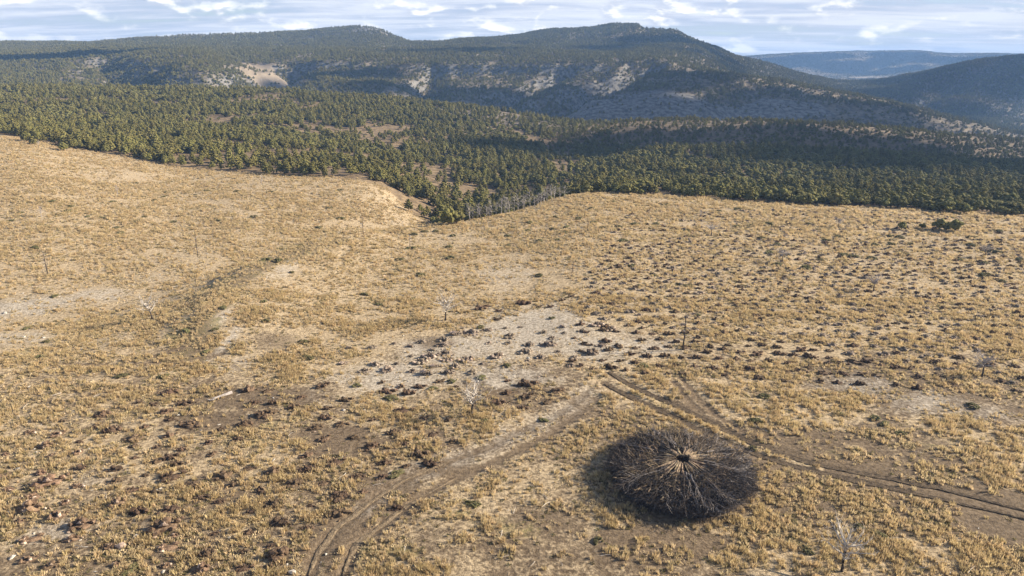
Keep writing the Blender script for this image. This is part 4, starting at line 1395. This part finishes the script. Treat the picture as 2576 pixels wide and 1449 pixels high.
SK = [stick_mesh(750 + i) for i in range(6)]
stick_px = Q(1674.5, 940, [(245, 95), (1310, 365), (690, 405), (1850, 425), (2030, 545), (2080, 490), (1905, 720), (1790, 560), (1840, 1370), (1870, 1400), (2200, 1415), (1620, 1180), (2390, 1370), (1960, 1350)]) + Q(837, 940, [(1420, 605), (1515, 945), (1310, 985), (1520, 880), (1200, 1155), (620, 1320), (515, 1270), (1635, 1355), (1240, 1320), (1110, 1155), (1960, 1310), (90, 740), (320, 800), (1170, 320), (1430, 1365)]) + Q(0, 940, [(760, 880), (650, 930), (570, 1260), (1780, 1340), (1700, 160), (400, 155), (690, 160), (510, 150), (170, 240), (2080, 440), (2000, 440), (1850, 1430), (2350, 230), (480, 490)]) + Q(0, 450.8, [(380, 1390), (470, 1390), (1260, 775), (1450, 715), (570, 1235), (1900, 525)])
stick_objs = []
for i, (u, v) in enumerate(stick_px):
    p = at(u, v)
    s = random.uniform(0.6, 1.1) * (1.5 if p.y > 110 else 1)
    o = link('bleached_branch', SK[i % 6], loc=p, rot=(0, 0, random.uniform(0, 6.28)), scl=s, label='bleached broken branch lying in the dry grass', cat='branch', group='bleached branches lying about')
    stick_objs.append(o)
place_words(stick_objs, lambda o: 'bleached broken branch lying', '')

# ------------------------------------------------------------------ ring of stacked burnt trees
PILE_H = 2.7
pile = link('brush_ring', None, loc=PILE, label='big round stack of burnt trees laid like spokes around a hole', cat='brush pile')


def dome(r):
    """height of the stack over radius"""
    f = np.clip(r / PILE_R, 0, 1)
    return 1.55 + (PILE_H - 1.55) * (1 - f ** 1.4)


def spoke_mesh(seed, length, thick):
    """a felled tree lying along +x, butt at the origin, forking outward"""
    rnd = random.Random(seed)
    V, F = [], []
    pts, rads = [], []
    y = z = 0.0
    for i in range(7):
        f = i / 6
        pts.append(Vector((length * f, y, z)))
        rads.append(thick * (1 - 0.75 * f))
        y += rnd.gauss(0, 0.07)
        z += rnd.gauss(0, 0.04)
    tube(V, F, pts, rads, 5)
    for k in range(9):
        f = rnd.uniform(0.35, 0.98)
        i = min(5, int(f * 6))
        p = pts[i].lerp(pts[i + 1], f * 6 - i)
        limb(V, F, p, Vector((1.0, rnd.choice((-1, 1)) * rnd.uniform(0.25, 0.9), rnd.uniform(-0.25, 0.5))), length * rnd.uniform(0.18, 0.36), thick * 0.33, rnd, 1, 0.0, 3)
    return V, F


def bend(V, r0, drop):
    """let a spoke sag over the stack"""
    out = []
    for x, y, z in V:
        rr = r0 + x
        out.append((x, y, z + float(dome(np.array(rr))) - float(dome(np.array(r0)))))
    return out


sp_log = []
for i in range(14):
    V, F = spoke_mesh(800 + i, random.uniform(3.6, 6.2), random.uniform(0.075, 0.125))
    sp_log.append(mesh('spoke_log', bend(V, 1.05, 0), F, M_LOG))
sp_dark = []
for i in range(14):
    V, F = spoke_mesh(830 + i, random.uniform(4.2, 5.6), random.uniform(0.05, 0.085))
    sp_dark.append(mesh('spoke_dark', bend(V, 3.0, 0), F, M_TWIG if i % 6 else M_TWIGGREY))
for i in range(125):
    a = i / 125 * 2 * math.pi + random.gauss(0, 0.02)
    r0 = random.uniform(0.8, 1.15)
    zl = float(dome(np.array(1.05))) + random.uniform(-0.45, -0.03)
    link('log', random.choice(sp_log), pile, loc=(math.cos(a) * r0, math.sin(a) * r0, zl), rot=(random.uniform(-0.6, 0.6), random.uniform(-0.01, 0.07), a + random.gauss(0, 0.05)))
for i in range(170):
    a = i / 170 * 2 * math.pi * 7 + random.gauss(0, 0.1)
    r0 = random.uniform(2.0, 3.7)
    zl = float(dome(np.array(3.0))) + random.uniform(-0.35, 0.16)
    link('log', random.choice(sp_dark), pile, loc=(math.cos(a) * r0, math.sin(a) * r0, zl), rot=(random.uniform(-0.8, 0.8), random.uniform(-0.05, 0.05), a + random.gauss(0, 0.12)))


def twig_part(name, n, seed, material, rmin, rmax, thick):
    rnd = random.Random(seed)
    V, F = [], []
    for k in range(n):
        a = rnd.uniform(0, 2 * math.pi)
        edge = PILE_R * (0.97 + 0.025 * math.sin(3 * a + 1) + 0.025 * math.sin(7 * a) + rnd.gauss(0, 0.03))
        r = edge * (rmin + (rmax - rmin) * rnd.random() ** 0.7)
        top = float(dome(np.array(r)))
        z = top - abs(rnd.gauss(0, 0.28)) if rnd.random() < 0.7 else rnd.uniform(0.1, top)
        spread = rnd.gauss(0, 0.45)
        f = r / PILE_R
        d = Vector((math.cos(a + spread), math.sin(a + spread), rnd.gauss(-0.15 * f * f, 0.25)))
        ln = rnd.uniform(0.5, 1.5)
        p = Vector((math.cos(a) * r, math.sin(a) * r, z)) - d.normalized() * ln * 0.5
        q, pts = p.copy(), [p.copy()]
        dd = d.normalized()
        for i in range(3):
            dd = (dd + Vector((rnd.gauss(0, 0.22), rnd.gauss(0, 0.22), rnd.gauss(0, 0.18)))).normalized()
            q = q + dd * ln / 3
            q.z = max(q.z, 0.04)
            pts.append(q.copy())
        t = thick * rnd.uniform(0.5, 1.3)
        tube(V, F, pts, [t, t * 0.8, t * 0.55, t * 0.2], 3)
    return link(name, mesh(name, V, F, material), pile, kind='stuff')


twig_part('twigs', 9000, 21, M_TWIG, 0.35, 1.0, 0.028)
twig_part('rim_twigs', 2600, 23, M_TWIG, 0.88, 1.02, 0.026)
twig_part('grey_twigs', 1500, 22, M_TWIGGREY, 0.3, 1.0, 0.021)
# packed brushwood inside, with the open shaft in the middle
V, F = [], []
nr, na_ = 16, 64
rnd = random.Random(9)
for i in range(nr):
    r = 0.74 + (PILE_R * 0.92 - 0.74) * i / (nr - 1)
    for j in range(na_):
        a = 2 * math.pi * j / na_
        h = (float(dome(np.array(r))) - 0.42) * (1 if i < nr - 1 else 0) + rnd.uniform(-0.22, 0.12)
        if i == nr - 1:
            h = -0.2
        V.append((math.cos(a) * r * (1 + rnd.gauss(0, 0.01)), math.sin(a) * r, h))
for i in range(nr - 1):
    for j in range(na_):
        j2 = (j + 1) % na_
        F.append((i * na_ + j, (i + 1) * na_ + j, (i + 1) * na_ + j2, i * na_ + j2))
b0 = len(V)
for j in range(na_):
    a = 2 * math.pi * j / na_
    V.append((math.cos(a) * 0.72, math.sin(a) * 0.72, 0.02))
for j in range(na_):
    j2 = (j + 1) % na_
    F.append((j, j2, b0 + j2, b0 + j))
link('packed_brushwood', mesh('packed_brushwood', V, F, M_CHAR), pile)

# ------------------------------------------------------------------ grass, herbs and stones scattered on the field


def tuft_mesh(seed, material, n=22, h=0.42, spread=0.22, w=0.035, lean=0.3):
    rnd = random.Random(seed)
    V, F = [], []
    for k in range(n):
        a, rr = rnd.uniform(0, 6.28), rnd.random() ** 0.6 * spread
        x, y = math.cos(a) * rr, math.sin(a) * rr
        hh = h * rnd.uniform(0.55, 1.15)
        la = a + rnd.gauss(0, 0.7)
        dx_, dy_ = math.cos(la) * hh * lean * rnd.uniform(0.3, 1.4), math.sin(la) * hh * lean * rnd.uniform(0.3, 1.4)
        wa = rnd.uniform(0, 3.14)
        wx, wy = math.cos(wa) * w, math.sin(wa) * w
        b = len(V)
        V += [(x - wx, y - wy, -0.03), (x + wx, y + wy, -0.03), (x + dx_ * 0.5 + wx * 0.7, y + dy_ * 0.5 + wy * 0.7, hh * 0.62), (x + dx_ * 0.5 - wx * 0.7, y + dy_ * 0.5 - wy * 0.7, hh * 0.62), (x + dx_, y + dy_, hh)]
        F += [(b, b + 1, b + 2, b + 3), (b + 3, b + 2, b + 4)]
    return mesh('grass_tuft', V, F, material)


TUFT = [proto('tuft_%d' % i, tuft_mesh(900 + i, M_GRASS)) for i in range(4)]
TUFT += [proto('gold_%d' % i, tuft_mesh(910 + i, M_GOLD, 30, 0.62, 0.34, 0.04, 0.35)) for i in range(3)]
TUFT += [proto('low_%d' % i, tuft_mesh(920 + i, M_GRASS, 40, 0.13, 0.75, 0.06, 1.7)) for i in range(3)]
TUFT += [proto('herb_%d' % i, tuft_mesh(930 + i, M_GREENGRASS, 20, 0.2, 0.25, 0.05, 0.8)) for i in range(2)]
GXs, GYs = [], []
for y0, y1, den in ((48, 135, 8.0), (135, 262, 2.4), (262, 345, 1.4)):
    tm = 0.96 if y1 < 200 else 0.84
    n = int(tm * (y1 * y1 - y0 * y0) * den)
    x, y = area_points(n, y0, y1, tm)
    GXs.append(x)
    GYs.append(y)
x, y = np.concatenate(GXs), np.concatenate(GYs)
m = y < edge_at(x, y) + 3
x, y = x[m], y[m]
m = (near_tracks(x, y) > np.where(near_tracks(x, y) < 3, rng.uniform(0.12, 0.55, len(x)), 0)) & (np.hypot(x - PILE.x, y - PILE.y) > PILE_R * 0.98)
x, y = x[m], y[m]
z = height(x, y)
m = visible(x, y, z, 0.6)
x, y, z = x[m], y[m], z[m]
fm = field_maps(x, y)
nz_ = fbm(x, y, 2.6, 3, 121)
nb_ = 0.5 * fbm(x, y, 12, 3, 122) + 0.7 * fbm(x * 0.3, y, 5, 3, 123)
cover = 0.40 + nz_ * 1.5 + nb_ * 1.6 + 0.35 * (smooth(-0.10, 0.12, fbm(x * 0.45, y, 8, 3, 124)) - 0.5) + 0.30 * smooth(110, 160, y) + 0.55 * fm['bank'] - 0.6 * fm['soil'] - 0.62 * fm['pale'] + 0.5 * fm['gold']
# keep the heaps clear
cell = {}
for hx, hy in HX:
    cell.setdefault((int(hx // 2), int(hy // 2)), []).append((hx, hy))
clear = np.ones(len(x), bool)
cx_, cy_ = (x // 2).astype(int), (y // 2).astype(int)
for i in range(len(x)):
    for ddx in (-1, 0, 1):
        for ddy in (-1, 0, 1):
            for hx, hy in cell.get((cx_[i] + ddx, cy_[i] + ddy), ()):
                if (x[i] - hx) ** 2 + ((y[i] - hy) * 1.2) ** 2 < 0.75:
                    clear[i] = False
k = (rng.random(len(x)) < np.clip(cover, 0.03, 1)) & clear
x, y, z = x[k], y[k], z[k]
gold, green, nz_, pale = fm['gold'][k], fm['green'][k], nz_[k], fm['pale'][k]
n = len(x)
print('tufts', n)
u = rng.random(n)
idx = rng.integers(0, 4, n)
idx = np.where(u < 0.5, rng.integers(7, 10, n), idx)
idx = np.where(rng.random(n) < gold * 0.85 * (1 - 0.5 * smooth(130, 190, y)), rng.integers(4, 7, n), idx)
idx = np.where((rng.random(n) < green * 0.75 + 0.04) & (gold < 0.4), rng.integers(10, 12, n), idx)
s = rng.uniform(0.5, 1.0, n) * (0.75 + 0.7 * np.clip(nz_ + 0.3, 0, 1)) * (1 + 0.45 * smooth(110, 220, y)) * (1 - 0.25 * pale)
instancer('dry_grass', np.stack([x, y, z], 1), rng.uniform(0, 6.28, n), s, idx, TUFT, 'straw-coloured dry grass tufts covering the field', 'grass', rng.normal(0, 0.12, (n, 2)))

# small limestone fragments
SM = [proto('stone_%d' % i, stone_mesh(960 + i, M_STONE if i < 3 else M_PINKSTONE, 0)) for i in range(4)]
x, y = area_points(46000, 50, 300, 0.8)
m = (y < edge_at(x, y))
x, y = x[m], y[m]
fm = field_maps(x, y)
lowleft = smooth(-0.15, -0.5, x / y) * (1 - smooth(75, 110, y))
p_ = 0.02 + 0.33 * np.clip(fm['pale'], 0, 1) + 0.30 * lowleft
m = rng.random(len(x)) < p_ * np.clip(fbm(x, y, 4, 2, 131) * 3 + 0.7, 0, 1.3)
x, y = x[m], y[m]
z = height(x, y)
m = visible(x, y, z, 0.4)
x, y, z = x[m], y[m], z[m]
n = len(x)
print('stones', n)
s = np.minimum(np.exp(rng.normal(-1.5, 0.4, n)), 0.42) * (1 + 0.9 * smooth(100, 180, y))
instancer('stones', np.stack([x, y, z], 1), rng.uniform(0, 6.28, n), np.stack([s * rng.uniform(0.8, 1.6, n), s, s * 0.7], 1), rng.integers(0, 4, n), SM, 'small pale limestone fragments strewn over the bare patches', 'stones')

# ------------------------------------------------------------------ cloud lumps added out of view to the right, placed to shade the valley
V, F = [], []
rnd = random.Random(77)
off = sd * (950 / sd.z)
shade = [(far_xy(1500, 230, 1030), 330, 120, 9), (far_xy(1320, 200, 1120), 70, 40, 4), (far_xy(1540, 205, 1110), 80, 40, 5), (far_xy(1250, 200, 1120), 160, 80, 4), (far_xy(1900, 230, 1050), 260, 100, 8), (far_xy(2350, 290, 1000), 160, 60, 6), (far_xy(1750, 330, 600), 160, 60, 3), (far_xy(2100, 340, 610), 170, 70, 4), (far_xy(2400, 350, 600), 160, 70, 5), (far_xy(2560, 420, 470), 70, 70, 4), (far_xy(2250, 260, 1500), 420, 130, 16), (far_xy(2450, 200, 1750), 320, 160, 15), (far_xy(1640, 130, 1700), 260, 150, 5), (far_xy(2200, 160, 3800), 900, 260, 34), (far_xy(0, 150, 1350), 150, 30, 7), (far_xy(1250, 130, 1500), 300, 120, 6), (far_xy(880, 190, 1150), 110, 50, 5)]
for (cx, cy), rx, ry, n in shade:
    k = max(1.0, (rx / 260) ** 0.5)
    for _ in range(n):
        a, rr = rnd.uniform(0, 6.28), rnd.random() ** 0.5
        r = rnd.uniform(28, 60) * k
        lump(V, F, (cx + math.cos(a) * rr * rx + off.x, cy + math.sin(a) * rr * ry + off.y, 950 + rnd.uniform(0, 30)), (r, r, r * 0.6), rnd, 0.2, 1)
link('shade_clouds', mesh('shade_clouds', V, F, simple_mat('cloud', (0.8, 0.8, 0.8), (0.85, 0.85, 0.85), 0.01, rand=0.0), True), kind='stuff', label='broken white heap clouds over the right of the valley', cat='shade_clouds')

# ------------------------------------------------------------------ air
zmin, zmax = float(GZ.min()) - 1.0, float(GZ.max()) + 14.0
hb = [(-7600, -40, zmin), (7600, -40, zmin), (7600, 6050, zmin), (-7600, 6050, zmin), (-7600, -40, zmax), (7600, -40, zmax), (7600, 6050, zmax), (-7600, 6050, zmax)]
hm_ = bpy.data.materials.new('haze')
hm_.use_nodes = True
hm_.node_tree.nodes.clear()
vol = hm_.node_tree.nodes.new('ShaderNodeVolumePrincipled')
vol.inputs['Color'].default_value = (0.27, 0.51, 1.0, 1)
vol.inputs['Density'].default_value = 0.00013
vol.inputs['Anisotropy'].default_value = 0.1
ho = hm_.node_tree.nodes.new('ShaderNodeOutputMaterial')
hm_.node_tree.links.new(vol.outputs[0], ho.inputs['Volume'])
link('haze', mesh('haze', hb, [(3, 2, 1, 0), (4, 5, 6, 7), (0, 1, 5, 4), (1, 2, 6, 5), (2, 3, 7, 6), (3, 0, 4, 7)], hm_), kind='stuff', label='thin bluish haze filling the air over the valley', cat='haze')
